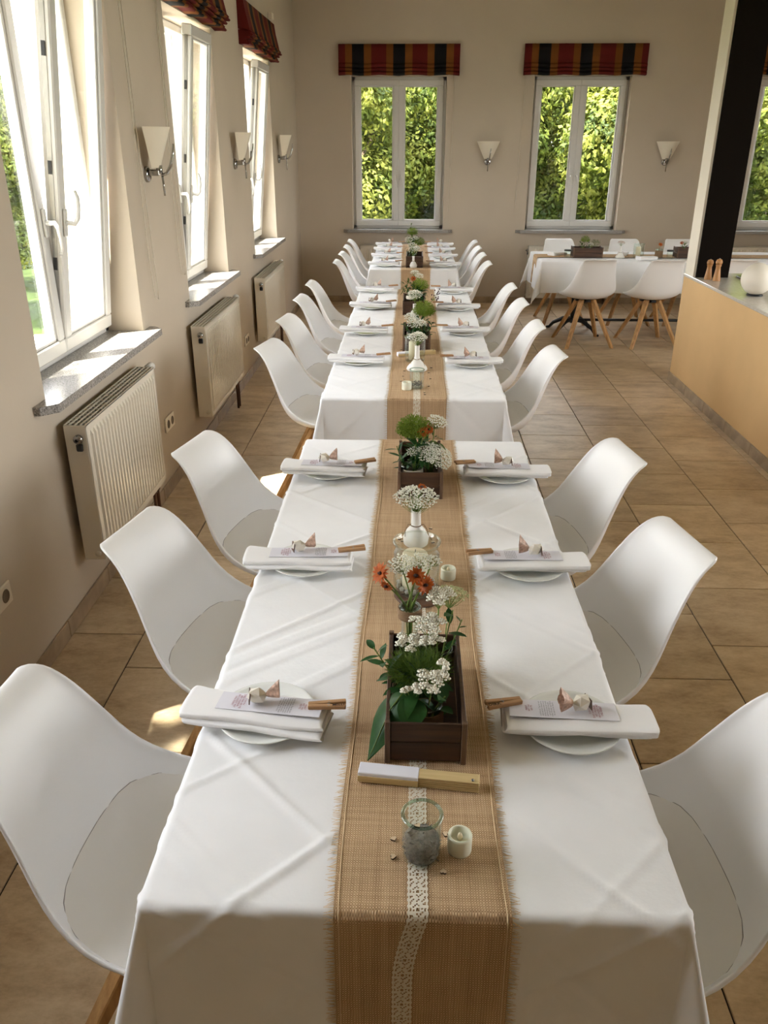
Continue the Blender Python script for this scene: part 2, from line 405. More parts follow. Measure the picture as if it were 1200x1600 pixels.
def obj(name, mb, mats, parent=None, loc=None, rot=None, fix=False, sharp=None, stuff=False):
    me = bpy.data.meshes.new(name); me.from_pydata(mb.v, [], mb.f)
    if not isinstance(mats, (list, tuple)): mats = [mats]
    for q in mats: me.materials.append(M[q] if isinstance(q, str) else q)
    me.polygons.foreach_set('material_index', mb.m); me.polygons.foreach_set('use_smooth', mb.s)
    if fix:
        bm = bmesh.new(); bm.from_mesh(me); bmesh.ops.recalc_face_normals(bm, faces=bm.faces); bm.to_mesh(me); bm.free()
    if sharp is not None: me.set_sharp_from_angle(angle=math.radians(sharp))
    me.update()
    o = bpy.data.objects.new(name, me); C.objects.link(o)
    if parent is not None: o.parent = parent
    if loc is not None: o.location = loc
    if rot is not None: o.rotation_euler = rot
    if stuff: o['kind'] = 'stuff'
    return o


def boxo(name, c, size, mat, parent=None, bev=0.0, rot=None):
    mb = MB(); mb.box(c, size, 0, rot, bev); return obj(name, mb, mat, parent, fix=bev > 0)


def tag(o, label, cat, group=None, kind=None):
    o['label'] = label; o['category'] = cat
    if group: o['group'] = group
    if kind: o['kind'] = kind
    return o


def thing(name, label, cat, loc=(0, 0, 0), rz=0.0, group=None):
    o = bpy.data.objects.new(name, None); C.objects.link(o); o.empty_display_size = 0.05
    o.location = loc; o.rotation_euler = (0, 0, rz)
    return tag(o, label, cat, group)


def struct(o):
    o['kind'] = 'structure'; return o


def sempty(name, loc, rz=0.0):
    o = bpy.data.objects.new(name, None); C.objects.link(o); o.empty_display_size = 0.05
    o.location = loc; o.rotation_euler = (0, 0, rz); o['kind'] = 'structure'; return o


def dup(root, loc, rz, label, group=None):
    r = root.copy(); C.objects.link(r); r.location = loc; r.rotation_euler = (0, 0, rz); r['label'] = label
    if group: r['group'] = group
    for ch in root.children:
        c = ch.copy(); C.objects.link(c); c.parent = r
        for g in ch.children:
            d = g.copy(); C.objects.link(d); d.parent = c
    return r


# ------------------------------------------------------------------ room shell
XL, YB, XR, YF, ZC = -1.34, 10.2, 5.4, -3.2, 3.5
TH_W = 0.44
LEFT_WINS = [(0.74, 1.86), (2.84, 4.03), (4.95, 6.08), (7.18, 8.40)]  # first opening lies unseen beside the camera, added for daylight up front
BACK_WINS = [(-0.71, 0.36), (1.33, 2.40), (3.80, 4.87)]
ADDED_RIGHT_WINS = [(0.7, 2.9), (3.5, 5.7)]  # openings added in the unseen right wall to bring side daylight
FRONT_WINS = []
Z0, Z1 = 0.90, 2.47


def wall(name, a0, a1, openings, z_op, loc, rz):
    """local x along the wall, local y outwards from the inner face"""
    mb = MB(); cuts = sorted(set([a0, a1] + [q for o_ in openings for q in o_]))
    for p, q in zip(cuts[:-1], cuts[1:]):
        isop = any(abs(p - o_[0]) < 1e-6 for o_ in openings)
        if isop:
            if z_op[0] > 0.001: mb.box(((p + q) / 2, TH_W / 2, z_op[0] / 2 - .1), (q - p, TH_W, z_op[0] + .2))
            mb.box(((p + q) / 2, TH_W / 2, (z_op[1] + ZC) / 2 + .1), (q - p, TH_W, ZC - z_op[1] + .2))
        else:
            mb.box(((p + q) / 2, TH_W / 2, ZC / 2), (q - p, TH_W, ZC + .4))
    return struct(obj(name, mb, 'wall', None, loc, (0, 0, rz)))


# local frames: left wall x=+y world; back wall x=+x; right wall x=-y; front wall x=-x
wall('wall_left', YF - TH_W, YB, LEFT_WINS, (Z0, Z1), (XL, 0, 0), PI / 2)
wall('wall_back', XL - TH_W, XR + TH_W, BACK_WINS, (0.85, 2.47), (0, YB, 0), 0)
wall('wall_right', -YB, -YF + TH_W, [(-b, -a) for a, b in ADDED_RIGHT_WINS], (0.5, 2.9), (XR, 0, 0), -PI / 2)
wf = wall('wall_front', -XR, -XL, [(-b, -a) for a, b in FRONT_WINS], (0.0, 2.9), (0, YF, 0), PI); wf.data.materials[0] = M['wall_brown']
mb = MB(); mb.box(((XL + XR) / 2, (YB + YF) / 2, ZC + .1), (XR - XL, YB - YF, .2)); struct(obj('ceiling', mb, 'ceiling'))
mb = MB(); mb.box(((XL + XR) / 2, (YB + YF) / 2, ZC + .3), (XR - XL + 1.2, YB - YF + 1.2, .16)); struct(obj('trim_1', mb, 'roof'))

# floor: grout bed and tiles
mb = MB(); mb.box(((XL + XR) / 2, (YB + YF) / 2, -0.06), (XR - XL, YB - YF, 0.11)); floor = struct(obj('floor', mb, 'grout'))
PX, PY, GR = 0.4495, 0.4545, 0.005
_t = MB(); _t.box((0, 0, -0.005), (PX - GR, PY - GR, 0.010), 0, None, 0.0015)
tile_me = None; rest = MB()
i0 = -6
for i in range(i0, 12):
    xc = 1.195 + PX * (i + .5)
    ys = 2.713 if i % 2 == 0 else 2.49
    for j in range(-13, 18):
        yc = ys + PY * (j + .5)
        xa, xb = max(xc - PX / 2, XL), min(xc + PX / 2, XR); ya, yb = max(yc - PY / 2, YF), min(yc + PY / 2, YB)
        if xb - xa < .03 or yb - ya < .03: continue
        full = xb - xa > PX - .01 and yb - ya > PY - .01
        seen = yb > 0.6 and (xc < 2.35 or yc > 6.6)
        if seen:
            if full:
                if tile_me is None:
                    o = obj('floor_tile', _t, 'tile', floor, (xc, yc, 0), fix=True); tile_me = o.data
                else:
                    o = bpy.data.objects.new('floor_tile', tile_me); C.objects.link(o); o.parent = floor; o.location = (xc, yc, 0)
            else:
                mb = MB(); mb.box((0, 0, -0.005), (xb - xa - GR, yb - ya - GR, .01), 0, None, .0015)
                obj('floor_tile', mb, 'tile', floor, ((xa + xb) / 2, (ya + yb) / 2, 0), fix=True)
        else:
            rest.box(((xa + xb) / 2, (ya + yb) / 2, -0.005), (xb - xa - GR, yb - ya - GR, .01))
obj('floor_tiles_beyond', rest, 'tile', floor, stuff=True)


def skirting(name, a0, a1, loc, rz, h=0.075):
    root = sempty(name, loc, rz); x = a0; me = None; L = 0.447
    while x < a1 - .02:
        l = min(L, a1 - x)
        if me is not None and l > L - 1e-6:
            o = bpy.data.objects.new('skirting_tile', me); C.objects.link(o); o.parent = root; o.location = (x + l / 2, -.005, h / 2)
        else:
            mb = MB(); mb.box((0, 0, 0), (l - .003, .010, h), 0, None, .002)
            o = obj('skirting_tile', mb, 'skirt', root, (x + l / 2, -.005, h / 2), fix=True)
            if me is None: me = o.data
        x += L
    return root


skirting('baseboard_left', 0.0, YB, (XL, 0, 0), PI / 2)
skirting('baseboard_back', XL + .012, XR, (0, YB, 0), 0)


# ------------------------------------------------------------------ windows
def handle_mb(up=True):
    m = MB(); m.box((0, -.006, 0), (.026, .012, .11), 0, None, .004)
    s_ = 1 if up else -1
    path = [(0, -.01, 0), (0, -.045, .0), (.004, -.056, s_ * .02), (.012, -.058, s_ * .06), (.022, -.052, s_ * .10), (.026, -.04, s_ * .125)]
    m.tube(path, [.010, .010, .010, .009, .008, .006], 8)
    return m


def sash(name, w_, h_, parent, loc, rot, side, up, strip):
    b = .062; d = .06; m = MB()
    m.box((w_ / 2, d / 2, b / 2), (w_, d, b), 0, None, .006); m.box((w_ / 2, d / 2, h_ - b / 2), (w_, d, b), 0, None, .006)
    m.box((b / 2, d / 2, h_ / 2), (b, d, h_ - 2 * b + .004), 0, None, .006); m.box((w_ - b / 2, d / 2, h_ / 2), (b, d, h_ - 2 * b + .004), 0, None, .006)
    # glazing bead
    q = .014
    for cx, cz, sx, sz in ((w_ / 2, b + q / 2, w_ - 2 * b, q), (w_ / 2, h_ - b - q / 2, w_ - 2 * b, q), (b + q / 2, h_ / 2, q, h_ - 2 * b), (w_ - b - q / 2, h_ / 2, q, h_ - 2 * b)):
        m.box((cx, .022, cz), (sx, .024, sz), 0, None, .003)
    if strip:   # espagnolette strip on the free edge
        ex = 0 if side < 0 else w_
        m.box((ex, d / 2, h_ / 2), (.004, .02, h_ * .92), 1)
        for zz in (.25, .5, .78): m.box((ex, d / 2, h_ * zz), (.012, .014, .05), 2)
    o = obj(name, m, ['plastic_white', 'hardware', 'dark_metal'], parent, loc, rot, fix=True)
    g = MB(); g.box((w_ / 2, .034, h_ / 2), (w_ - 2 * b + .004, .006, h_ - 2 * b + .004)); obj('pane', g, 'pane', o)
    hx = .032 if side < 0 else w_ - .032
    obj('handle', handle_mb(up), 'plastic_white', o, (hx, 0, h_ * .36), fix=True)
    return o


def window(num, w_, z0, z1, loc, rz, depth=0.16, tilt=0.0, sill=True):
    root = sempty('window_%d' % num, loc, rz); h_ = z1 - z0; fb = .045; base = z0 + (.032 if sill else 0)
    m = MB(); fh = z1 - base; zc = (base + z1) / 2; fy = depth + .045
    m.box((-w_ / 2 + fb / 2, fy, zc), (fb, .075, fh), 0, None, .005); m.box((w_ / 2 - fb / 2, fy, zc), (fb, .075, fh), 0, None, .005)
    m.box((0, fy, base + fb * .5), (w_, .075, fb), 0, None, .005); m.box((0, fy, z1 - fb / 2), (w_, .075, fb), 0, None, .005)
    obj('frame', m, 'plastic_white', root, fix=True)
    sw = (w_ - 2 * fb + .03) / 2; sh = fh - 2 * fb + .03; sz = base + fb - .015; sy = depth - .02
    sash('sash', sw, sh, root, (-sw, sy, sz), None, 1, False, False)
    sash('sash', sw, sh, root, (.0, sy, sz), (tilt, 0, 0), -1, tilt > 0, True)
    if sill:
        e = .11; y_ = -.075; t = .05
        m = MB(); m.poly([(-w_ / 2 + .001, depth + .03), (-w_ / 2 + .001, -.001), (-w_ / 2 - e, -.001), (-w_ / 2 - e, y_ + t), (-w_ / 2 - e + t, y_), (w_ / 2 + e - t, y_), (w_ / 2 + e, y_ + t), (w_ / 2 + e, -.001), (w_ / 2 - .001, -.001), (w_ / 2 - .001, depth + .03)][::-1], z0, z0 + .032)
        obj('sill', m, 'granite', root, fix=True)
    m = MB(); m.box((0, TH_W - .06, z0 + .005), (w_ - .004, .34, .01)); obj('outer_sill', m, 'paving', root)
    return root


nwin = 0
for a, b in LEFT_WINS:
    nwin += 1
    window(nwin, b - a, Z0, Z1, (XL, (a + b) / 2, 0), PI / 2, .165, math.radians(6.2))
    portal('window_daylight', (XL - .42, (a + b) / 2, (Z0 + Z1) / 2), (0, -PI / 2, 0), Z1 - Z0, b - a)
for a, b in BACK_WINS:
    nwin += 1
    window(nwin, b - a, .82, 2.47, ((a + b) / 2, YB, 0), 0, .12, 0)
    portal('window_daylight', ((a + b) / 2, YB + .42, 1.66), (-PI / 2, 0, 0), b - a, 1.62)
for a, b in ADDED_RIGHT_WINS:
    nwin += 1
    window(nwin, b - a, .5, 2.9, (XR, (a + b) / 2, 0), -PI / 2, .12, 0)
    portal('window_daylight', (XR + .42, (a + b) / 2, 1.7), (0, PI / 2, 0), 2.4, b - a)
for a, b in FRONT_WINS:
    nwin += 1
    window(nwin, b - a, 0.0, 2.9, ((a + b) / 2, YF, 0), PI, .12, 0, sill=False)
    portal('window_daylight', ((a + b) / 2, YF - .42, 1.45), (PI / 2, 0, 0), b - a, 2.9)
# outer plaster lining of the deep left reveals (real render coat on the outside of the wall)
for idx, (a, b) in enumerate(LEFT_WINS):
    m = MB(); zc = (Z0 + Z1) / 2
    m.box((a + .006, .35, zc), (.012, .18, Z1 - Z0)); m.box((b - .006, .35, zc), (.012, .18, Z1 - Z0)); m.box(((a + b) / 2, .35, Z1 - .006), (b - a - .024, .18, .012))
    struct(obj('trim_%d' % (idx + 2), m, 'outer', None, (XL, 0, 0), (0, 0, PI / 2)))


# ------------------------------------------------------------------ roman blinds
def blind(label, w_, loc, rz, left):
    t = thing('roman_blind', label, 'blind', loc, rz, 'striped roman blinds above the windows')
    def strip(prof):
        m = MB(); n = 12; G = []
        for i in range(n + 1):
            x = -w_ / 2 + w_ * i / n; sag = .006 * math.sin(i * 1.9)
            G.append([(x, y, z + sag * (1 if k_ > 1 else 0)) for k_, (y, z) in enumerate(prof)])
        m.grid(G)
        m.add([G[0][k_] for k_ in range(len(prof))], [tuple(range(len(prof)))], 0); m.add([G[-1][k_] for k_ in range(len(prof))], [tuple(range(len(prof)))[::-1]], 0)
        return m
    if left:
        obj('valance', strip([(0, .30), (-.05, .30), (-.062, .22), (-.085, .12), (-.09, .09), (-.07, .085), (0, .10), (0, .30)]), 'blind', t)
        zz = .095
        for q in range(5):
            d = .085 + .02 * math.sin(q * 1.3 + .6)
            obj('fold', strip([(0, zz), (-d * .6, zz), (-d, zz - .006), (-d - .008, zz - .015), (-d, zz - .023), (-d * .6, zz - .02), (0, zz - .02), (0, zz)]), 'blind', t)
            zz -= .019
    else:
        obj('valance', strip([(0, .29), (-.045, .29), (-.05, .20), (-.052, .105), (-.04, .10), (0, .10), (0, .29)]), 'blind', t)
        zz = .105
        for q, d in enumerate((.06, .066, .07)):
            h_ = .045 if q == 0 else .036
            obj('fold', strip([(0, zz), (-d * .7, zz), (-d, zz - .008), (-d - .004, zz - h_ * .5), (-d, zz - h_ + .002), (-d * .6, zz - h_), (0, zz - h_), (0, zz)]), 'blind', t)
            zz -= h_
    return t


BL = [('striped roman blind drawn up above the left window nearest the camera', 0, True), ('striped roman blind above the middle left window, cut by the picture top', 1, True), ('striped roman blind above the left window beside the room corner', 2, True)]
for (lab, k_, _), (a, b) in zip(BL, LEFT_WINS[1:]):
    blind(lab, b - a + .28, (XL - .001, (a + b) / 2 - .0, 2.475), PI / 2, True)
for lab, (a, b) in zip(['striped roman blind on the back wall above the long tables', 'striped roman blind on the back wall above the side table', 'striped roman blind on the back wall, half hidden behind the dark pillar'], BACK_WINS):
    blind(lab, 1.335, ((a + b) / 2, YB - .001, 2.485), 0, False)


def cord(label, pts, r=.0022):
    m = MB(); m.tube(pts, r, 5); return tag(obj('blind_cord', m, 'cord'), label, 'cord', 'pull cords of the blinds')


cord('looped pull cord beside the left window nearest the camera', [(XL + .012, 4.19, 2.5), (XL + .012, 4.21, 1.8), (XL + .012, 4.22, 1.2), (XL + .014, 4.24, 1.06), (XL + .014, 4.29, 1.04), (XL + .013, 4.30, 1.12), (XL + .012, 4.25, 1.8), (XL + .012, 4.23, 2.5)])
cord('looped pull cord before the middle left window', [(XL + .012, 4.80, 2.5), (XL + .012, 4.78, 1.8), (XL + .012, 4.77, 1.2), (XL + .014, 4.79, 1.10), (XL + .014, 4.85, 1.09), (XL + .013, 4.86, 1.2), (XL + .012, 4.83, 1.8), (XL + .012, 4.82, 2.5)])
cord('thin pull cord right of the window behind the long tables', [(.44, YB - .012, 2.52), (.43, YB - .012, 1.6), (.41, YB - .012, 1.05)])
cord('thin pull cord left of the window above the side table', [(1.23, YB - .012, 2.52), (1.21, YB - .012, 1.7), (1.20, YB - .012, 1.1)])


# ------------------------------------------------------------------ radiators
def radiator(label, w_, z0, z1, loc, rz):
    t = thing('radiator', label, 'radiator', loc, rz, 'ribbed panel radiators under the windows'); D0, D1 = .03, .115
    nr = max(8, int((w_ - .06) / .0335)); G = []; xs = []
    step = (w_ - .06) / nr
    cols = [(-w_ / 2, 0), (-w_ / 2 + .03, 0)]
    for i in range(nr):
        x = -w_ / 2 + .03 + i * step
        cols += [(x + step * .18, 0), (x + step * .34, .009), (x + step * .72, .009), (x + step * .88, 0)]
    cols += [(w_ / 2 - .03, 0), (w_ / 2, 0)]
    m = MB()
    for x, dd in cols:
        G.append([(x, -D1, z0), (x, -D1, z0 + .025), (x, -D1 + .0 - (0 if dd == 0 else -.0) + (-.0), z0 + .026), (x, -D1 - dd + .0, z0 + .045), (x, -D1 - dd, z1 - .045), (x, -D1, z1 - .028), (x, -D1, z1)])
    m.grid(G, 0, False)
    obj('front_panel', m, 'radiator', t)
    for s_ in (-1, 1):
        m = MB(); m.box((s_ * (w_ / 2 - .003), -(D0 + D1) / 2, (z0 + z1) / 2), (.008, D1 - D0, z1 - z0), 0, None, .002)
        obj('side_cover', m, 'radiator', t, fix=True)
    m = MB(); m.box((0, -D0 - .006, (z0 + z1) / 2), (w_ - .012, .012, z1 - z0 - .04), 0); obj('back_panel', m, 'radiator', t)
    m = MB(); m.box((0, -(D0 + D1) / 2, z1 - .02), (w_ - .012, D1 - D0 - .004, .004), 0); obj('convector', m, 'grille_dark', t)
    m = MB()
    for y_ in (-D0 - .003, -D1 + .003, -(D0 + D1) / 2, -(D0 * .75 + D1 * .25), -(D0 * .25 + D1 * .75)): m.box((0, y_, z1 - .001), (w_ - .01, .006, .006))
    nb = int(w_ / .03)
    for i in range(nb + 1): m.box((-w_ / 2 + .006 + (w_ - .012) * i / nb, -(D0 + D1) / 2, z1 - .002), (.005, D1 - D0 - .006, .005))
    obj('top_grille', m, 'radiator', t)
    Rx = Matrix.Rotation(PI / 2, 3, 'Y')
    m = MB(); m.lathe([(0, 0), (.016, 0), (.018, .006), (.018, .016), (.012, .02), (0, .02)], 14, (-w_ / 2 - .021, -.085, z1 - .05), 0, Rx); m.lathe([(.007, 0), (.007, .012), (0, .012)], 10, (-w_ / 2 - .030, -.085, z1 - .05), 1, Rx)
    m.box((-w_ / 2 - .008, -.085, z1 - .085), (.012, .026, .03), 1, None, .004)
    obj('vent_valve', m, ['chrome', 'dark_metal'], t, fix=True)
    m = MB(); m.lathe([(0, 0), (.012, 0), (.012, .008), (0, .008)], 12, (-w_ / 2 - .008, -.09, z0 + .03), 0, Rx); obj('blind_plug', m, 'radiator', t, fix=True)
    m = MB(); m.lathe([(0, 0), (.014, 0), (.021, .01), (.021, .055), (.015, .065), (0, .065)], 14, (w_ / 2 - .002, -.085, z1 - .01), 0, Rx); obj('thermostat_knob', m, 'plastic_white', t, fix=True)
    for dx in (-.045, -.095):
        m = MB(); m.tube([(w_ / 2 + dx, -.075, z0 + .004), (w_ / 2 + dx, -.075, z0 - .05), (w_ / 2 + dx, -.075, .006)], .009, 10); m.box((w_ / 2 + dx, -.075, z0 - .03), (.026, .026, .04), 0, None, .006)
        obj('pipe', m, 'pipe', t, fix=True)
    return t


for lab, (a, b), zz in (('white ribbed radiator under the nearest left window', (2.88, 3.77), (.245, .815)), ('white ribbed radiator under the middle left window', (4.80, 5.83), (.235, .795)), ('white ribbed radiator under the left window beside the corner', (6.90, 7.99), (.24, .765))):
    radiator(lab, b - a, zz[0], zz[1], (XL, (a + b) / 2, 0), PI / 2)
for lab, (a, b) in (('white ribbed radiator behind the far end of the long tables', (-.62, .36)), ('white ribbed radiator on the back wall behind the side table', (1.38, 2.42)), ('white ribbed radiator on the back wall right of the pillar', (3.45, 4.85))):
    radiator(lab, b - a, .08, .68, ((a + b) / 2, YB, 0), 0)


# ------------------------------------------------------------------ wall lamps
def sconce(label, loc, rz):
    t = thing('wall_lamp', label, 'wall lamp', loc, rz, 'fan shaped wall lamps')
    G = []; H = .185; nu, nv = 14, 6
    def p(u, v_, off):
        wd = (.044 + .088 * v_) ; x = u * wd; y = -.045 - (.03 + .065 * v_) * (1 - u * u) ** .8 + off
        return (x, y, H * v_)
    for i in range(nu + 1):
        u = -1 + 2 * i / nu
        G.append([p(u, j / nv, 0) for j in range(nv + 1)] + [p(u * .97, j / nv, .004) for j in range(nv, -1, -1)] + [p(u, 0, 0)])
    m = MB(); m.grid(G); obj('glass_shade', m, 'shade', t, sharp=40)
    m = MB(); m.lathe([(0, 0), (.038, 0), (.038, .012), (.03, .018), (0, .018)], 18, (0, 0, -.03), 0, Matrix.Rotation(PI / 2, 3, 'X')); obj('wall_plate', m, 'chrome', t, fix=True)
    m = MB(); m.box((0, -.045, -.022), (.032, .06, .03), 0, None, .006); m.tube([(0, -.07, -.03), (0, -.07, .012)], .016, 10); obj('lamp_holder', m, 'chrome', t, fix=True)
    m = MB(); m.tube([(0, -.08, -.035), (.006, -.105, -.025), (.012, -.125, .01), (.018, -.14, .06), (.022, -.146, .11)], [.007, .008, .008, .007, .004], 8); obj('curved_arm', m, 'chrome', t)
    m = MB(); m.tube([(.0, -.082, -.035), (.0, -.085, -.13)], .0055, 8); obj('pull_rod', m, 'chrome', t)
    return t


for lab, y_ in (('fan shaped glass wall lamp between the two nearest left windows', 4.36), ('fan shaped glass wall lamp between the middle and far left windows', 6.56), ('fan shaped glass wall lamp on the left wall beside the room corner', 8.72)):
    sconce(lab, (XL, y_, 1.675), PI / 2)
for lab, x_ in (('fan shaped glass wall lamp on the back wall between the two windows', .85), ('fan shaped glass wall lamp on the back wall near the white pillar', 2.87)):
    sconce(lab, (x_, YB, 1.625), 0)


# ------------------------------------------------------------------ sockets
def socket(label, y_, z_, n_, vert):
    t = thing('wall_socket', label, 'socket', (XL, y_, z_), PI / 2, None)
    w_ = .08 if vert else .08 * n_; h_ = .08 * n_ if vert else .08
    m = MB(); m.box((0, -.005, 0), (w_, .010, h_), 0, None, .003); obj('cover_plate', m, 'socket', t, fix=True)
    for i in range(n_):
        q = (i - (n_ - 1) / 2) * .075; c = (0, -.0105, q) if vert else (q, -.0105, 0)
        m = MB(); m.lathe([(0, .0005), (.019, .0005), (.022, 0.002), (.024, .0)], 16, c, 0, Matrix.Rotation(PI / 2, 3, 'X')); o = obj('outlet', m, 'socket_dark', t, fix=True)
    return t


socket('wall socket low on the left wall at the picture edge', 2.25, .42, 2, False)
socket('double wall socket between the two nearest radiators', 4.27, .375, 2, False)
socket('double wall socket beside the far left radiator', 6.55, .33, 2, False)
tag(boxo('junction_box', (XL + .02, 8.55, 2.84), (.04, .10, .06), 'socket', None, .006), 'small grey box high on the left wall beside the blind', 'wall box')

# ------------------------------------------------------------------ counter and pillar
CX, CE, CT = 2.145, 6.66, .86
t = thing('counter', 'apricot half wall counter with pale stone top at the right', 'counter', (0, 0, 0))
boxo('counter_body', (CX + .40, (CE - 1.0) / 2, (CT - .022) / 2), (.80, CE + 1.0, CT - .022), 'counter', t)
boxo('stone_top', (CX + .42, (CE - 1.0) / 2, CT - .011), (.852, CE + 1.0, .022), 'stone', t, .003)
_me = None
for i in range(17):
    y_ = CE - .447 * (i + .5)
    if y_ < -.9: break
    if _me is None:
        mb = MB(); mb.box((0, 0, 0), (.010, .444, .075), 0, None, .002); o = obj('skirting_tile', mb, 'skirt', t, (CX - .005, y_, .0375), fix=True); _me = o.data
    else:
        o = bpy.data.objects.new('skirting_tile', _me); C.objects.link(o); o.parent = t; o.location = (CX - .005, y_, .0375)
t = thing('pillar', 'tall pillar with white side and dark brown front on the counter', 'pillar', (0, 0, 0))
boxo('white_core', (CX + .13, 6.555, (CT + ZC) / 2), (.256, .20, ZC - CT), 'pillar_white', t)
boxo('dark_front_panel', (CX + .138, 6.442, (CT + ZC) / 2), (.238, .024, ZC - CT), 'dark_panel', t)


def mill(label, x, y, h):
    t = thing('pepper_mill', label, 'mill', (x, y, CT), 0, 'wooden mills on the counter')
    m = MB(); m.lathe([(0, 0), (.026, 0), (.027, .01), (.024, .03), (.018, h * .5), (.0165, h * .62), (.021, h * .68), (.0195, h * .70)], 18); obj('mill_body', m, 'mill', t, fix=True, sharp=50)
    m = MB(); m.lathe([(.0, h * .70), (.0185, h * .70), (.023, h * .77), (.024, h * .84), (.018, h * .93), (.008, h * .96), (0, h * .965)], 18); o = obj('mill_head', m, 'mill', t, fix=True)
    m = MB(); m.lathe([(0, h * .96), (.005, h * .96), (.006, h * .985), (0, h)], 10); obj('top_knob', m, 'chrome', t, fix=True)


mill('turned wooden mill on the counter, nearer the pillar edge', 2.222, 6.345, .148)
mill('turned wooden mill with a metal knob, in front of the other', 2.262, 6.275, .162)
t = thing('globe_lamp', 'white globe lamp standing on the stone counter', 'lamp', (2.302, 5.64, CT))
m = MB(); prof = [(0, .006)] + [(.103 * math.sin(a_), .107 - .103 * math.cos(a_)) for a_ in [PI * i / 18 for i in range(2, 18)]] + [(0, .21)]
m.lathe(prof, 32); obj('globe', m, 'opal', t, fix=True)
m = MB(); m.lathe([(0, 0), (.052, 0), (.052, .008), (0, .008)], 24); obj('base', m, 'dark_metal', t, fix=True)
tag(boxo('dark_tray', (2.60, 6.30, CT + .006), (.26, .32, .012), 'black_glass', None, .003), 'flat dark tray on the counter behind the globe lamp', 'tray')


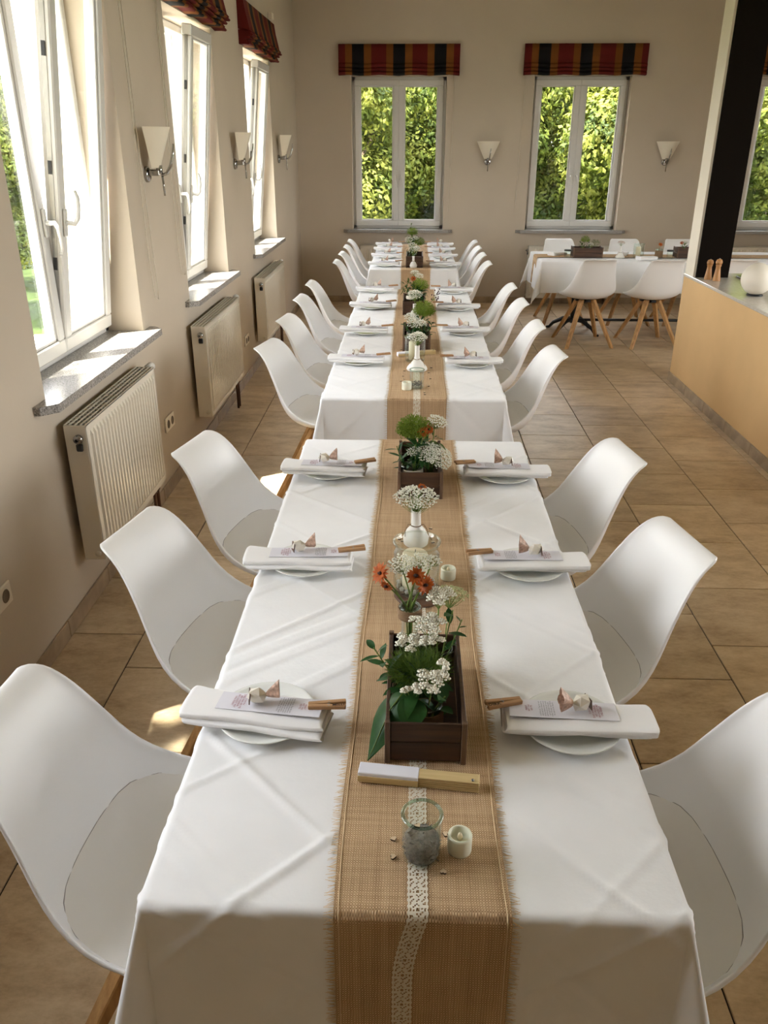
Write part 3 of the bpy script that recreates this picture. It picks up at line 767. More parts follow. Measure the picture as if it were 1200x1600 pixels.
# ------------------------------------------------------------------ dining chair
def make_chair(label, group):
    t = thing('dining_chair', label, 'chair', (0, 0, 0), 0, group)
    # rows: centre (x,z), edge (x,z), half width ; front of the seat faces +x
    R = [((.235, .440), (.215, .452), .155), ((.240, .452), (.222, .462), .172), ((.225, .456), (.205, .470), .204), ((.16, .449), (.15, .478), .240), ((.06, .440), (.075, .486), .258),
         ((-.04, .436), (-.015, .498), .259), ((-.115, .442), (-.092, .526), .245), ((-.165, .466), (-.147, .568), .224), ((-.197, .51), (-.183, .618), .204), ((-.222, .575), (-.211, .678), .187),
         ((-.248, .645), (-.238, .728), .174), ((-.272, .715), (-.264, .773), .163), ((-.294, .770), (-.289, .803), .155), ((-.316, .808), (-.313, .824), .149), ((-.340, .829), (-.340, .834), .138), ((-.356, .832), (-.357, .832), .118)]
    nr, nu = len(R), 18
    def P(fr, u, off=0.0):
        fr = max(0, min(nr - 1.0001, fr)); i = int(fr); f = fr - i
        a, b = R[i], R[i + 1]
        L_ = lambda p, q: p + (q - p) * f
        cx, cz = L_(a[0][0], b[0][0]), L_(a[0][1], b[0][1]); ex, ez = L_(a[1][0], b[1][0]), L_(a[1][1], b[1][1]); wd = L_(a[2], b[2])
        an = u * PI / 2; bl = (1 - math.cos(an)); y = wd * math.sin(an)
        return Vector((cx + (ex - cx) * bl, y, cz + (ez - cz) * bl))
    def Nn(fr, u):
        e = .05
        du = P(fr, min(1, u + e)) - P(fr, max(-1, u - e)); df = P(min(nr - 1.001, fr + e), u) - P(max(0, fr - e), u)
        n_ = df.cross(du)
        n_ = n_.normalized() if n_.length > 1e-9 else Vector((0, 0, 1))
        return -n_ if n_.z * .6 + n_.x < 0 else n_
    th = .0075; ins = []; outs = []
    for i in range(nr):
        ins.append([P(i, -1 + 2 * j / nu) for j in range(nu + 1)])
        outs.append([P(i, -1 + 2 * j / nu) - Nn(i, max(-.97, min(.97, -1 + 2 * j / nu))) * th for j in range(nu + 1)])
    m = MB(); rows = [a + b[::-1] + [a[0]] for a, b in zip(ins, outs)]
    m.grid(rows)
    m.grid([ins[0], outs[0]], 0, True, True); m.grid([ins[-1], outs[-1]], 0, True)
    bm_o = obj('seat_shell', m, 'shell', t, fix=False)
    bm = bmesh.new(); bm.from_mesh(bm_o.data); bmesh.ops.remove_doubles(bm, verts=bm.verts, dist=.0004); bmesh.ops.recalc_face_normals(bm, faces=bm.faces); bm.to_mesh(bm_o.data); bm.free()
    md = bm_o.modifiers.new('smooth', 'SUBSURF'); md.levels = 1; md.render_levels = 1
    # seat pad
    nr_, na = 8, 36; G = []
    for i in range(nr_ + 1):
        rr = i / nr_; row = []
        for j in range(na + 1):
            a = 2 * PI * j / na; ca, sa = math.cos(a), math.sin(a)
            q = (abs(ca) ** 2.3 + abs(sa) ** 2.3) ** (-1 / 2.3)
            fr = 4.85 + 3.15 * ca * q * rr * (-1 if True else 1); u = .77 * sa * q * rr
            if ca < 0: fr = 4.85 + 3.3 * -ca * q * rr
            lift = .018 * (1 - rr ** 7) + .002
            p = P(fr, u) + Nn(fr, u) * lift
            row.append(p)
        G.append(row)
    m = MB(); m.grid(G)
    edge = G[-1]; low = []
    m2 = [P_ + Vector((0, 0, -.004)) for P_ in edge]; m.grid([edge, m2], 0, True)
    sp_ = obj('seat_pad', m, 'pad', t, fix=True)
    m = MB(); m.tube([p + Vector((0, 0, -.001)) for p in edge], .0013, 5, 0, False); obj('pad_seam', m, 'seam', sp_)
    m = MB(); m.box((.01, 0, .418), (.20, .045, .022), 0, None, .004); m.box((.01, 0, .4185), (.045, .20, .021), 0, None, .004); m.box((.01, 0, .405), (.13, .13, .012), 0, None, .003)
    obj('bracket', m, 'dark_metal', t, fix=True)
    for sx in (-1, 1):
        for sy in (-1, 1):
            a = Vector((.01 + sx * .055, sy * .055, .425)); b = Vector((.005 + sx * .255, sy * .22, .0)); m = MB(); vs = []
            ang = math.atan2(sy * .14, sx * .15)
            for p, w1, w2 in ((a, .021, .022), (b, .014, .016)):
                ux = Vector((math.cos(ang), math.sin(ang), 0)); uy = Vector((-math.sin(ang), math.cos(ang), 0))
                vs += [p + ux * w1 + uy * w2, p - ux * w1 + uy * w2, p - ux * w1 - uy * w2, p + ux * w1 - uy * w2]
            m.add(vs, [(0, 1, 2, 3), (4, 7, 6, 5), (0, 4, 5, 1), (1, 5, 6, 2), (2, 6, 7, 3), (3, 7, 4, 0)])
            o = obj('leg', m, 'oak', t, fix=True)
            md = o.modifiers.new('bevel', 'BEVEL'); md.width = .003; md.segments = 1
    return t


ORD = ['first', 'second', 'third', 'fourth']
A_L = [1.175, 1.915, 2.595]; A_R = [1.15, 1.90, 2.585]
TURN = {('nearest long table', -1): [-.06, -.22, -.22], ('nearest long table', 1): [.05, .20, .19], ('middle long table', -1): [-.18, -.16, -.05, 0], ('middle long table', 1): [.06, 0, 0, 0]}
B_L = [4.15, 4.875, 5.615, 6.27]; B_R = [4.08, 4.79, 5.53, 6.19]
C_L = [7.50, 8.10, 8.67, 9.20]; C_R = [7.45, 8.07, 8.62, 9.19]
chair0 = None
def chair(x, y, rz, label, group):
    global chair0
    if chair0 is None:
        chair0 = make_chair(label, group); chair0.location = (x, y, 0); chair0.rotation_euler = (0, 0, rz)
    else:
        dup(chair0, (x, y, 0), rz, label, group)


crn = random.Random(3)
TN = ['nearest long table', 'middle long table', 'farthest long table']
for tn, L_, R_, xo in ((TN[0], A_L, A_R, .0), (TN[1], B_L, B_R, .0), (TN[2], C_L, C_R, .07)):
    for i, y in enumerate(L_):
        chair(-.435 + xo * 1.3, y, crn.uniform(-.03, .03) + TURN.get((tn, -1), [0] * 4)[i], 'white moulded shell chair, %s from the front on the left of the %s' % (ORD[i], tn), 'white shell chairs along the long tables')
    for i, y in enumerate(R_):
        chair(.415 - xo, y, PI + crn.uniform(-.03, .03) + TURN.get((tn, 1), [0] * 4)[i], 'white moulded shell chair, %s from the front on the right of the %s' % (ORD[i], tn), 'white shell chairs along the long tables')
G2 = 'white shell chairs around the side table'
chair(1.68, 8.02, PI / 2 + .10, 'white shell chair turned away, left one in front of the side table', G2)
chair(2.30, 8.02, PI / 2 + .08, 'white shell chair turned away, beside the counter at the side table', G2)
chair(3.02, 8.06, PI / 2 - .1, 'white shell chair seen over the counter behind the globe lamp', G2)
chair(1.63, 9.12, -PI / 2 + .05, 'white shell chair behind the side table, leftmost against the wall', G2)
chair(2.33, 9.12, -PI / 2, 'white shell chair behind the side table, middle one by the wall', G2)
chair(2.93, 9.12, -PI / 2, 'white shell chair behind the side table, right one near the pillar', G2)


# ------------------------------------------------------------------ tables, cloths, runners
TZ = .757
def table(label, x0, x1, y0, y1, along_y=True):
    t = thing('dining_table', label, 'table', ((x0 + x1) / 2, (y0 + y1) / 2, 0)); W_, L_ = x1 - x0, y1 - y0
    boxo('tabletop', (0, 0, TZ - .014), (W_ - .01, L_ - .01, .026), 'oak', t, .004)
    ends = [(0, s_ * (L_ / 2 - .38)) for s_ in (-1, 1)] if along_y else [(s_ * (W_ / 2 - .42), 0) for s_ in (-1, 1)]
    for ex, ey in ends:
        m = MB(); m.tube([(ex, ey, .10), (ex, ey, .72)], .032, 12)
        for a in range(4):
            th = PI / 4 + a * PI / 2 if not along_y else a * PI / 2 + PI / 4
            c, s_ = math.cos(th), math.sin(th)
            m.tube([(ex, ey, .14), (ex + c * .12, ey + s_ * .12, .13), (ex + c * .24, ey + s_ * .24, .07), (ex + c * .29, ey + s_ * .29, .016), (ex + c * .32, ey + s_ * .32, .013)], [.024, .022, .019, .016, .012], 8)
            m.tube([(ex, ey, .66), (ex + c * .1, ey + s_ * .1, .70), (ex + c * .2, ey + s_ * .2, .725)], [.02, .016, .012], 8)
        obj('pedestal', m, 'dark_metal', t, sharp=50)
    m = MB(); m.tube([(*ends[0], .13), (*ends[1], .13)], .014, 8); obj('stretcher', m, 'dark_metal', t)
    return t


RAD = .012
def hang(e, rad=RAD, flare=.05):
    if e <= 0: return 0.0, 0.0
    a = e / rad
    if a < PI / 2: return rad * math.sin(a), rad * (1 - math.cos(a))
    r = e - rad * PI / 2
    return rad + r * flare, rad + r


def seg_d(px, py, s_):
    ax, ay, bx, by = s_[:4]; dx, dy = bx - ax, by - ay; t_ = max(0, min(1, ((px - ax) * dx + (py - ay) * dy) / (dx * dx + dy * dy)))
    return math.hypot(px - ax - dx * t_, py - ay - dy * t_)


def cloth(label, x0, x1, y0, y1, drop, creases, step, seed, runner_x=None, group='white tablecloths'):
    W_, L_ = x1 - x0, y1 - y0; top = TZ + .003
    def samples(L2):
        a = []
        e = drop
        while e > .03: a.append(-e); e -= step * 1.3
        for q in (.026, .0189, .014, .0094, .0047): a.append(-q)
        n_ = int(L2 / step); a += [L2 * i / n_ for i in range(n_ + 1)]
        for q in (.0047, .0094, .014, .0189, .026): a.append(L2 + q)
        e = .03 + step
        while e < drop + 1e-6: a.append(L2 + e); e += step * 1.3
        a.append(L2 + drop); return sorted(set(round(q, 5) for q in a))
    S, T_ = samples(W_), samples(L_)
    fine = []
    for s_ in creases:
        fine.append(s_)
    G = []
    for s in S:
        row = []
        for t_ in T_:
            es = -s if s < 0 else max(0, s - W_); et = -t_ if t_ < 0 else max(0, t_ - L_)
            cx = min(max(s, 0), W_); ct = min(max(t_, 0), L_); sg = -1 if s < 0 else 1; tg = -1 if t_ < 0 else 1
            x, y, z = x0 + cx, y0 + ct, top
            if es > 0 and et > 0:
                r = math.hypot(es, et); phi = math.atan2(et, es); o_, d_ = hang(r)
                k_ = o_ + .42 * max(0, r - .02) * math.sin(2 * phi) ** 2 * (.6 if d_ > 0 else 1)
                x += sg * k_ * math.cos(phi); y += tg * k_ * math.sin(phi); z -= min(d_, r) * (1 - .06 * math.sin(2 * phi))
            elif es > 0:
                o_, d_ = hang(es); wv = .012 * min(1, es / .2) * (math.sin(ct * 9 + seed) + .5 * math.sin(ct * 21 + seed * 2)) * min(1, ct * 6, (L_ - ct) * 6)
                x += sg * (o_ + wv + .004 * (es > .03)); z -= d_
            elif et > 0:
                o_, d_ = hang(et); fx = x; near = min(1, abs(fx - runner_x) / .3) ** 2 if runner_x is not None else 1
                if runner_x is not None and abs(fx - runner_x) < .16: near = 0
                wv = .012 * min(1, et / .2) * (math.sin(cx * 17 + seed)) * near * min(1, cx * 7, (W_ - cx) * 7)
                y += tg * (o_ + wv); z -= d_
            # pressed-in folds
            hgt = 0
            px, py = x0 + s, y0 + t_
            for q in fine:
                dd = seg_d(px, py, q)
                if dd < .04: hgt += q[4] * (math.exp(-(dd / q[5]) ** 2) if q[5] < .012 else 1 / (1 + math.exp((dd - q[5]) / .0016)))
            nzv = noise.noise(Vector((px * 5, py * 5, seed))) * .0006 + noise.noise(Vector((px * 13, py * 13, seed + 3))) * .0004
            if runner_x is not None: hgt *= .12 + .88 * min(1, max(0, (abs(px - runner_x) - .125) / .03))
            hgt = hgt + nzv
            if es > 0 and et <= 0: x += sg * hgt
            elif et > 0 and es <= 0: y += tg * hgt
            elif es <= 0: z += max(hgt, -.002)
            row.append((x, y, z))
        G.append(row)
    m = MB(); m.grid(G, 0, True)
    o = obj('tablecloth', m, 'cloth', fix=False); return tag(o, label, 'tablecloth', group)


crs = random.Random(11)
def lattice(x0, x1, y0, y1, step, ox, amp):
    out = []; x0 -= .28; x1 += .28; y0 -= .3; y1 += .3
    n_ = int((y1 - y0 + x1 - x0) / step) + 2
    for k_ in range(n_):
        c = ox + k_ * step
        a = crs.uniform(.5, 1.1) * amp * (1 if crs.random() > .3 else -.8)
        out.append((x0, y0 + c - (x1 - x0), x1, y0 + c, a, .0085))
        a = crs.uniform(.5, 1.1) * amp * (1 if crs.random() > .3 else -.8)
        out.append((x1, y0 + c - (x1 - x0), x0, y0 + c, a, .0085))
    return out


def bands(lst, amp=.0024):
    return [(a, b, c, d, amp, .016) for a, b, c, d in lst]


TX0, TX1 = -.385, .415
TABS = [(TX0, TX1, .845, 2.915), (TX0, TX1, 3.475, 6.40), (TX0 + .01, TX1 - .015, 7.52, 9.46)]
table('long table under the nearest white cloth', *TABS[0]); table('long table under the middle white cloth', *TABS[1]); table('long table under the farthest white cloth', *TABS[2])
CR_A = [(-.37, 1.22, .02, .82, .0044, .0075), (-.08, 1.015, -.45, .65, .0044, .0075), (-.41, 1.03, -.2, .82, .0023, .0075), (.11, 1.09, .5, .70, .0044, .0075), (.5, 1.07, .2, .77, .0023, .0075),
        (.0, 2.42, .52, 1.92, .0046, .0075), (-.02, 1.95, .5, 2.47, .0046, .0075), (-.05, 2.13, -.5, 2.50, .0046, .0075), (-.05, 2.15, -.5, 1.75, .0044, .0075), (-.40, 1.49, -.05, 1.82, .0035, .0075), (.05, 1.87, .5, 1.44, .0038, .0075),
        (.45, 1.55, .12, 1.25, .0038, .0075), (.1, 2.45, .5, 2.85, .0038, .0075), (-.45, 2.9, 0, 2.5, .0038, .0075), (-.5, 2.05, -.05, 1.60, .0026, .0075), (.1, 1.5, .5, 1.1, .0020, .0075)]
CR_A += [(-.40, .862, .12, .50, .0045, .0065), (.43, .862, .10, .62, .0040, .0065), (.02, .82, -.22, .60, .003, .0075), (.2, .78, .4, .58, .003, .0075), (-.42, 2.2, -.1, 1.88, .003, .0075), (.12, 2.75, .46, 2.4, .0035, .0075), (-.4, 2.62, -.12, 2.86, .003, .0075), (-.1, 1.3, -.42, 1.05, .0026, .0075), (.14, 1.78, .44, 2.1, .003, .0075)]
CR_A += bands([(.0, 1.99, .5, 1.55), (.0, 1.93, .5, 1.49), (-.5, 1.36, .0, 1.76), (-.5, 1.30, .0, 1.70), (-.45, 2.32, 0, 2.72), (.1, 2.2, .5, 2.6), (-.5, 1.12, -.08, 1.5), (.12, 1.25, .5, .95), (-.45, 1.02, -.1, .72), (.1, 1.72, .5, 2.05), (-.1, 2.0, -.45, 1.7)])
cloth('white tablecloth with pressed diamond folds on the nearest long table', *TABS[0], .27, CR_A, .0062, 1.3, .03)
cloth('white tablecloth with pressed folds on the middle long table', *TABS[1], .27, lattice(*TABS[1], .34, .12, .0044) + bands([(-.45, 4.5, 0, 4.9), (.0, 5.3, .5, 4.8), (-.45, 3.9, 0, 3.5), (.05, 3.5, .5, 3.95), (.05, 4.6, .5, 4.2), (-.45, 5.4, 0, 5.8)]), .0105, 2.6, .03)
cloth('white tablecloth on the farthest long table before the window', *TABS[2], .27, lattice(*TABS[2], .36, .2, .004), .015, 4.4, .03)
DX0, DX1, DY0, DY1 = 1.25, 3.75, 8.12, 8.90
table('side table with black iron pedestals under a white cloth', DX0, DX1, DY0, DY1, False)
cloth('white tablecloth hanging low on the side table at right', DX0, DX1, DY0, DY1, .30, lattice(DX0, DX1, DY0, DY1, .4, .1, .0015), .03, 6.1, None)


def strip_path(y0, y1, front, back, off, step, rad=RAD):
    """points (y,z) of a strip lying on a cloth and hanging over both ends"""
    pts = []; top = TZ + .003
    e = front
    while e > .03: pts.append((-e)); e -= step
    for q in (.028, .0189, .0141, .0094, .0047): pts.append(-q)
    n_ = max(2, int((y1 - y0) / step)); pts += [(y1 - y0) * i / n_ for i in range(n_ + 1)]
    for q in (.0047, .0094, .0141, .0189, .028): pts.append((y1 - y0) + q)
    e = .03 + step
    while e <= back: pts.append((y1 - y0) + e); e += step
    out = []
    for t_ in pts:
        if t_ < 0:
            o_, d_ = hang(-t_); a = min(-t_ / rad, PI / 2); out.append((y0 - o_ - off * math.sin(a), top - d_ + off * math.cos(a)))
        elif t_ > y1 - y0:
            e_ = t_ - (y1 - y0); o_, d_ = hang(e_); a = min(e_ / rad, PI / 2); out.append((y1 + o_ + off * math.sin(a), top - d_ + off * math.cos(a)))
        else: out.append((y0 + t_, top + off))
    return out


RXC, RHW = .0305, .131
def runner(label, y0, y1, front, fr_step, seed):
    pth = strip_path(y0, y1, front, .22, .0036, .02); r_ = random.Random(seed); G = []
    cs = [-1, -.97, -.94, -.5, 0, .5, .94, .97, 1]
    for i, (y, z) in enumerate(pth):
        wob = .004 * math.sin(y * 3 + seed) + .002 * math.sin(y * 11)
        G.append([(RXC + wob + c * RHW, y, z) for c in cs])
    m = MB(); m.grid(G, 0, True, True)
    Gb = [[(p[0], p[1], p[2] - .0018) for p in row] for row in G]
    root = obj('table_runner', m, 'burlap'); tag(root, label, 'table runner', 'burlap runners')
    for s_ in (-1, 1):
        m = MB()
        for row, row2 in zip(G[:-1], G[1:]):
            p, q = Vector(row[0 if s_ < 0 else -1]), Vector(row2[0 if s_ < 0 else -1]); L_ = (q - p).length; n_ = max(1, int(L_ / fr_step)); d = (q - p) / max(L_, 1e-6)
            for k_ in range(n_):
                b = p + d * (L_ * (k_ + r_.random() * .6) / n_); l = r_.uniform(.009, .016)
                e = b + Vector((s_ * l, 0, 0)) + d * r_.uniform(-.006, .006) + Vector((0, 0, -.0012))
                n3 = Vector((s_, 0, 0)).cross(d).normalized() * .0007; dd = d * .0008
                m.add([b + dd - n3, b - dd - n3, b + n3, e + dd * .5, e - dd * .5, e + n3 * .3], [(0, 1, 4, 3), (1, 2, 5, 4), (2, 0, 3, 5)])
        obj('fringe', m, 'fringe', root, stuff=True)
        m = MB(); m.tube([(row[0][0] if False else RXC + (row[4][0] - RXC) + s_ * RHW * .945, row[0][1] + (0), row[0][2] + .0008) for row in G], .0009, 4); obj('hem_thread', m, 'fringe', root)
    return root


runner('burlap runner with frayed edges on the nearest long table', TABS[0][2], TABS[0][3], .27, .0030, 1)
runner('burlap runner with frayed edges on the middle long table', TABS[1][2], TABS[1][3], .265, .008, 2)
runner('burlap runner on the farthest long table', TABS[2][2], TABS[2][3], .265, .014, 3)


def lace(label, y0, y1, front, xfun, step, hole=True):
    pth = strip_path(y0, y1, front, .0, .0052, step); n_ = 12; wd = .030; cell = wd / n_
    # resample by arc length
    P_ = [Vector((0, y, z)) for y, z in pth]; out = []; acc = 0; prev = P_[0]; out.append(prev); need = step
    for p in P_[1:]:
        while (p - prev).length >= need:
            prev = prev + (p - prev).normalized() * need; out.append(prev.copy()); need = step
        need -= (p - prev).length; prev = p
    G = []; m = MB()
    for i, p in enumerate(out):
        sc = 1 + .07 * math.cos(i * 2 * PI / 4)
        G.append([(xfun(p.y, p.z) + (j / n_ - .5) * wd * sc, p.y, p.z) for j in range(n_ + 1)])
    vs = [q for row in G for q in row]; fs = []
    for i in range(len(G) - 1):
        for j in range(n_):
            h_ = False
            if hole:
                if j in (1, n_ - 2) and i % 4 in (1, 2): h_ = True
                k_ = (i % 12); jj = abs(j - (n_ - 1) / 2)
                if 2 <= j <= n_ - 3:
                    a = abs(k_ - 5.5); ring = math.hypot(a * .9, jj)
                    if 2.3 < ring < 3.3: h_ = (i + j) % 2 == 0
                    if ring < .9: h_ = True
                    if ring > 4.4: h_ = (i + 2 * j) % 3 == 0
            if not h_: fs.append((i * (n_ + 1) + j, i * (n_ + 1) + j + 1, (i + 1) * (n_ + 1) + j + 1, (i + 1) * (n_ + 1) + j))
    m.add(vs, fs, 0, False)
    return tag(obj('lace_ribbon', m, 'lace'), label, 'lace ribbon', 'lace ribbons on the runners')


lace('cream lace ribbon along the runner of the nearest long table', TABS[0][2], 2.8, .26, lambda y, z: .026 + .004 * math.sin(y * 5) - (.0 if z > .76 else .022 * math.sin(min(1, (.76 - z) / .13) * PI / 2)), .0026)
lace('cream lace ribbon hanging down the front of the middle runner', TABS[1][2], 6.3, .26, lambda y, z: .030, .006)


# ------------------------------------------------------------------ place settings
CLZ = TZ + .0048
def proto_plate():
    t = thing('plate', '', 'plate'); m = MB()
    m.lathe([(0, .002), (.052, .002), (.056, 0), (.060, .002), (.088, .012), (.0945, .0155), (.0955, .0172), (.094, .018), (.087, .0155), (.062, .0065), (.055, .0055), (0, .0055)], 48)
    obj('dish', m, 'porcelain', t, fix=True); return t


def fold_mesh(L_, W_, H_, r_, seed, puff=.0):
    m = MB(); n_ = 16; G = []; k_ = 20
    rows = [0, .008, .03, .12, .3, .5, .7, .88, .97, .992, 1]
    for q, a in enumerate(rows):
        x = -L_ / 2 + L_ * a; row = []
        endsc = .55 if q in (0, len(rows) - 1) else (.9 if q in (1, len(rows) - 2) else 1)
        for j in range(k_):
            th = 2 * PI * j / k_; c, s_ = math.cos(th), math.sin(th)
            y = (abs(c) ** .35) * (1 if c > 0 else -1) * W_ / 2; z = (abs(s_) ** .28) * (1 if s_ > 0 else -1) * H_ / 2 * endsc
            wob = .0016 * math.sin(a * 9 + seed + j * .3)
            row.append((x + .003 * math.sin(th * 2 + seed), y + wob * 1.5, H_ / 2 + z + (wob if s_ > 0 else 0) + puff * (1 - a) ** 4 * (s_ > 0)))
        row.append(row[0]); G.append(row)
    m.grid(G, 0, True); m.add([p for p in G[0][:-1]], [tuple(range(k_))], 0, True); m.add([p for p in G[-1][:-1]], [tuple(range(k_))[::-1]], 0, True)
    return m


def proto_napkin():
    t = thing('napkin', '', 'napkin')
    m = fold_mesh(.275, .082, .010, .004, .4); obj('lower_fold', m, 'napkin', t, (.004, -.006, 0), (0, 0, -.03), fix=True, sharp=70)
    m = fold_mesh(.280, .084, .012, .005, 1.7, .003); obj('upper_fold', m, 'napkin', t, (-.002, .004, .009), None, fix=True, sharp=70)
    return t


def text_mesh(lines, size, mat, lead):
    cu = bpy.data.curves.new('print', 'FONT'); cu.body = '\n'.join(lines); cu.size = size; cu.align_x = 'CENTER'; cu.space_line = lead; cu.resolution_u = 1
    if len(lines) == 1: cu.offset = .00008
    o = bpy.data.objects.new('print', cu); C.objects.link(o)
    dg = bpy.context.evaluated_depsgraph_get(); me = bpy.data.meshes.new_from_object(o.evaluated_get(dg))
    bpy.data.objects.remove(o); me.materials.clear(); me.materials.append(M[mat]); return me


def add_text(lines, size, mat, lead, parent, loc, rot, name='print'):
    me = text_mesh(lines, size, mat, lead); o = bpy.data.objects.new(name, me); C.objects.link(o); o.parent = parent; o.location = loc; o.rotation_euler = rot; return o


CARD_L, CARD_W = .205, .052
def proto_card():
    t = thing('menu_card', '', 'menu card'); m = MB(); n_ = 10; G = []
    f = lambda x: .0006 + .002 * math.cos(x / CARD_L * 2.4) ** 2 * 0 + .0022 * (x / CARD_L + .5) ** 2
    for i in range(n_ + 1):
        x = -CARD_L / 2 + CARD_L * i / n_; z = f(x)
        G.append([(x, -CARD_W / 2, z), (x, CARD_W / 2, z), (x, CARD_W / 2, z - .0006), (x, -CARD_W / 2, z - .0006), (x, -CARD_W / 2, z)])
    m.grid(G, 0, False); o = obj('card', m, 'paper', t, fix=True)
    rot = (0, 0, -PI / 2)
    zt = lambda x: f(x) + .0009
    add_text(['SCHÖN', 'DASS IHR HEUTE', 'BEI UNSERER', 'HOCHZEIT MIT', 'UNS FEIERT'], .0058, 'ink_red', .95, t, (-.052, 0, zt(-.04)), rot, 'heading_print')
    add_text(['und diesen Tag mit uns', 'teilt und wir zusammen', 'lachen tanzen und essen', 'wir freuen uns auf euch', 'und auf viele Stunden', 'voller Freude und Glück', 'bis spät in die Nacht'], .0046, 'ink_grey', .95, t, (.043, 0, zt(.045)), rot, 'body_print')
    add_text(['FEIERT', 'MIT UNS', 'HEUTE'], .0052, 'ink_red', .95, t, (.068, 0, zt(.07)), rot, 'footer_print')
    return t


def proto_sweet():
    t = thing('wrapped_sweet', '', 'sweet'); m = MB(); r_ = random.Random(5)
    m.ico((-.002, 0, .0155), .0205, 0, (1.05, .85, .8), Euler((.4, .3, .2)).to_matrix(), False)
    m.box((-.0165, 0, .015), (.002, .024, .023), 1, Euler((0, .15, .1)).to_matrix())
    obj('foil_body', m, ['foil', 'slice'], t, fix=True)
    m = MB(); G = []
    for i in range(6):
        v_ = i / 5; rr = .004 + .017 * v_ ** .8; row = []
        for j in range(17):
            a = 2 * PI * j / 16; w_ = rr * (1 + .28 * math.sin(a * 4))
            row.append((.015 + .026 * v_, w_ * math.cos(a) * .6, .017 + .012 * v_ + w_ * math.sin(a)))
        G.append(row)
    m.grid(G); obj('twisted_end', m, 'tulle', t)
    return t


def proto_pin():
    t = thing('clothespin', '', 'clothespin')
    for s_ in (-1, 1):
        m = MB(); m.box((0, s_ * .0058, .004), (.072, .0088, .0085), 0, Matrix.Rotation(s_ * .055, 3, 'Z'), .0012); obj('wooden_half', m, 'pin', t, fix=True)
    m = MB(); m.tube([(.004 + .0042 * math.cos(a), -.009 + .018 * a / 20, .004 + .0042 * math.sin(a)) for a in [q * .5 for q in range(40)]], .0009, 5); obj('spring', m, 'hardware', t)
    return t


pr = {'plate': proto_plate(), 'napkin': proto_napkin(), 'card': proto_card(), 'sweet': proto_sweet(), 'pin': proto_pin()}
used = set()
def place(kind, loc, rz, label, group, tilt=None):
    if kind not in used:
        used.add(kind); o = pr[kind]; o.location = loc; o.rotation_euler = (0, 0, rz); o['label'] = label; o['group'] = group
    else: o = dup(pr[kind], loc, rz, label, group)
    if tilt: o.rotation_euler = (tilt[0], tilt[1], rz)
    return o


PL = [[1.27, 1.905, 2.565], [4.09, 4.80, 5.61, 6.27], [7.69, 8.29, 8.83, 9.26]]
PR_ = [[1.262, 1.90, 2.55], [4.06, 4.81, 5.57, 6.25], [7.68, 8.28, 8.82, 9.25]]
srn = random.Random(21); named = []
for ti in range(3):
    for side in (-1, 1):
        ys = PL[ti] if side < 0 else PR_[ti]
        for i, y in enumerate(ys):
            sh = {0: 0, 1: .01, 2: .03}[ti]
            px = (-.27 + sh) if side < 0 else (.318 - sh * .8); where = '%s setting on the %s of the %s' % (ORD[i], 'left' if side < 0 else 'right', TN[ti]); base = 0 if side < 0 else PI
            if ti == 2:
                where = '%s setting on the %s of the %s' % (ORD[i], 'left' if side < 0 else 'right', TN[ti])
            rz = base + srn.uniform(-.05, .02) + (-.10 if (ti == 0 and side < 0 and i == 0) else 0) + (.03 if side > 0 else 0)
            place('plate', (px, y, CLZ), 0, 'small white plate under a napkin, %s' % where, 'white plates at the long tables')
            nz_ = CLZ + .0185; ny = y - (.020 if side < 0 else .013)
            nx = px - .016 if side < 0 else px + .008
            place('napkin', (nx, ny, nz_), rz, 'folded white napkin on its plate, %s' % where, 'folded napkins at the long tables')
            dv = Vector((math.cos(rz), math.sin(rz), 0)); cz_ = nz_ + .0238
            place('card', (nx + dv.x * .026, ny + dv.y * .026 + .012, cz_), rz + srn.uniform(-.02, .02), 'printed menu card on the napkin, %s' % where, 'menu cards at the long tables', (0, -.01, 0))
            off = srn.uniform(-.006, .008)
            place('sweet', (nx + dv.x * off, ny + dv.y * off + .012, cz_ + .0032), rz + srn.uniform(-.25, .3) + (.25 if side < 0 else -.05), 'wrapped sweet on the card, %s' % where, 'wrapped sweets at the long tables')
            pz = rz + .28 + srn.uniform(-.15, .1)
            p_ = place('pin', (nx + dv.x * .138, ny + dv.y * .138 + .02, cz_ + .0045), pz, 'wooden clothespin clipped on the card, %s' % where, 'clothespins at the long tables', (0, -.05 if side < 0 else -.05, 0))
            if ti == 0 and i == 0: named.append((p_, side))
for p_, side in named:
    add_text(['DIRK'] if side > 0 else ['MELLI'], .0112 if side > 0 else .0092, 'ink', 1, p_, (.022, .0102 if side > 0 else -.0100, .0088), (0, 0, PI if side > 0 else 0), 'handwritten_name')


# ------------------------------------------------------------------ decorations
RZ = TZ + .003 + .0046
CW = dict(group=None)
def crate(label, c, W_, L_, H_, rz=0.0, taper=0):
    t = thing('wooden_crate', label, 'crate', (c[0], c[1], RZ), rz, 'dark wooden crates with flowers'); p = .010; th = .008
    for sx in (-1, 1):
        for sy in (-1, 1):
            boxo('corner_post', (sx * (W_ / 2 - p / 2), sy * (L_ / 2 - p / 2), H_ / 2), (p, p, H_), 'crate_v', t, .0012)
    for z_ in (.27, .73):
        for sy in (-1, 1): boxo('end_board', (0, sy * (L_ / 2 - p / 2 - .002), H_ * z_), (W_ - 2 * p, th * .7, H_ * .45), 'crate', t, .0012)
        for sx in (-1, 1): boxo('side_board', (sx * (W_ / 2 - p / 2), 0, H_ * z_), (th, L_ - 2 * p, H_ * .45), 'crate', t, .0012)
    boxo('bottom_board', (0, 0, .004), (W_ - 2 * p, L_ - 2 * p, .006), 'crate', t)
    return t


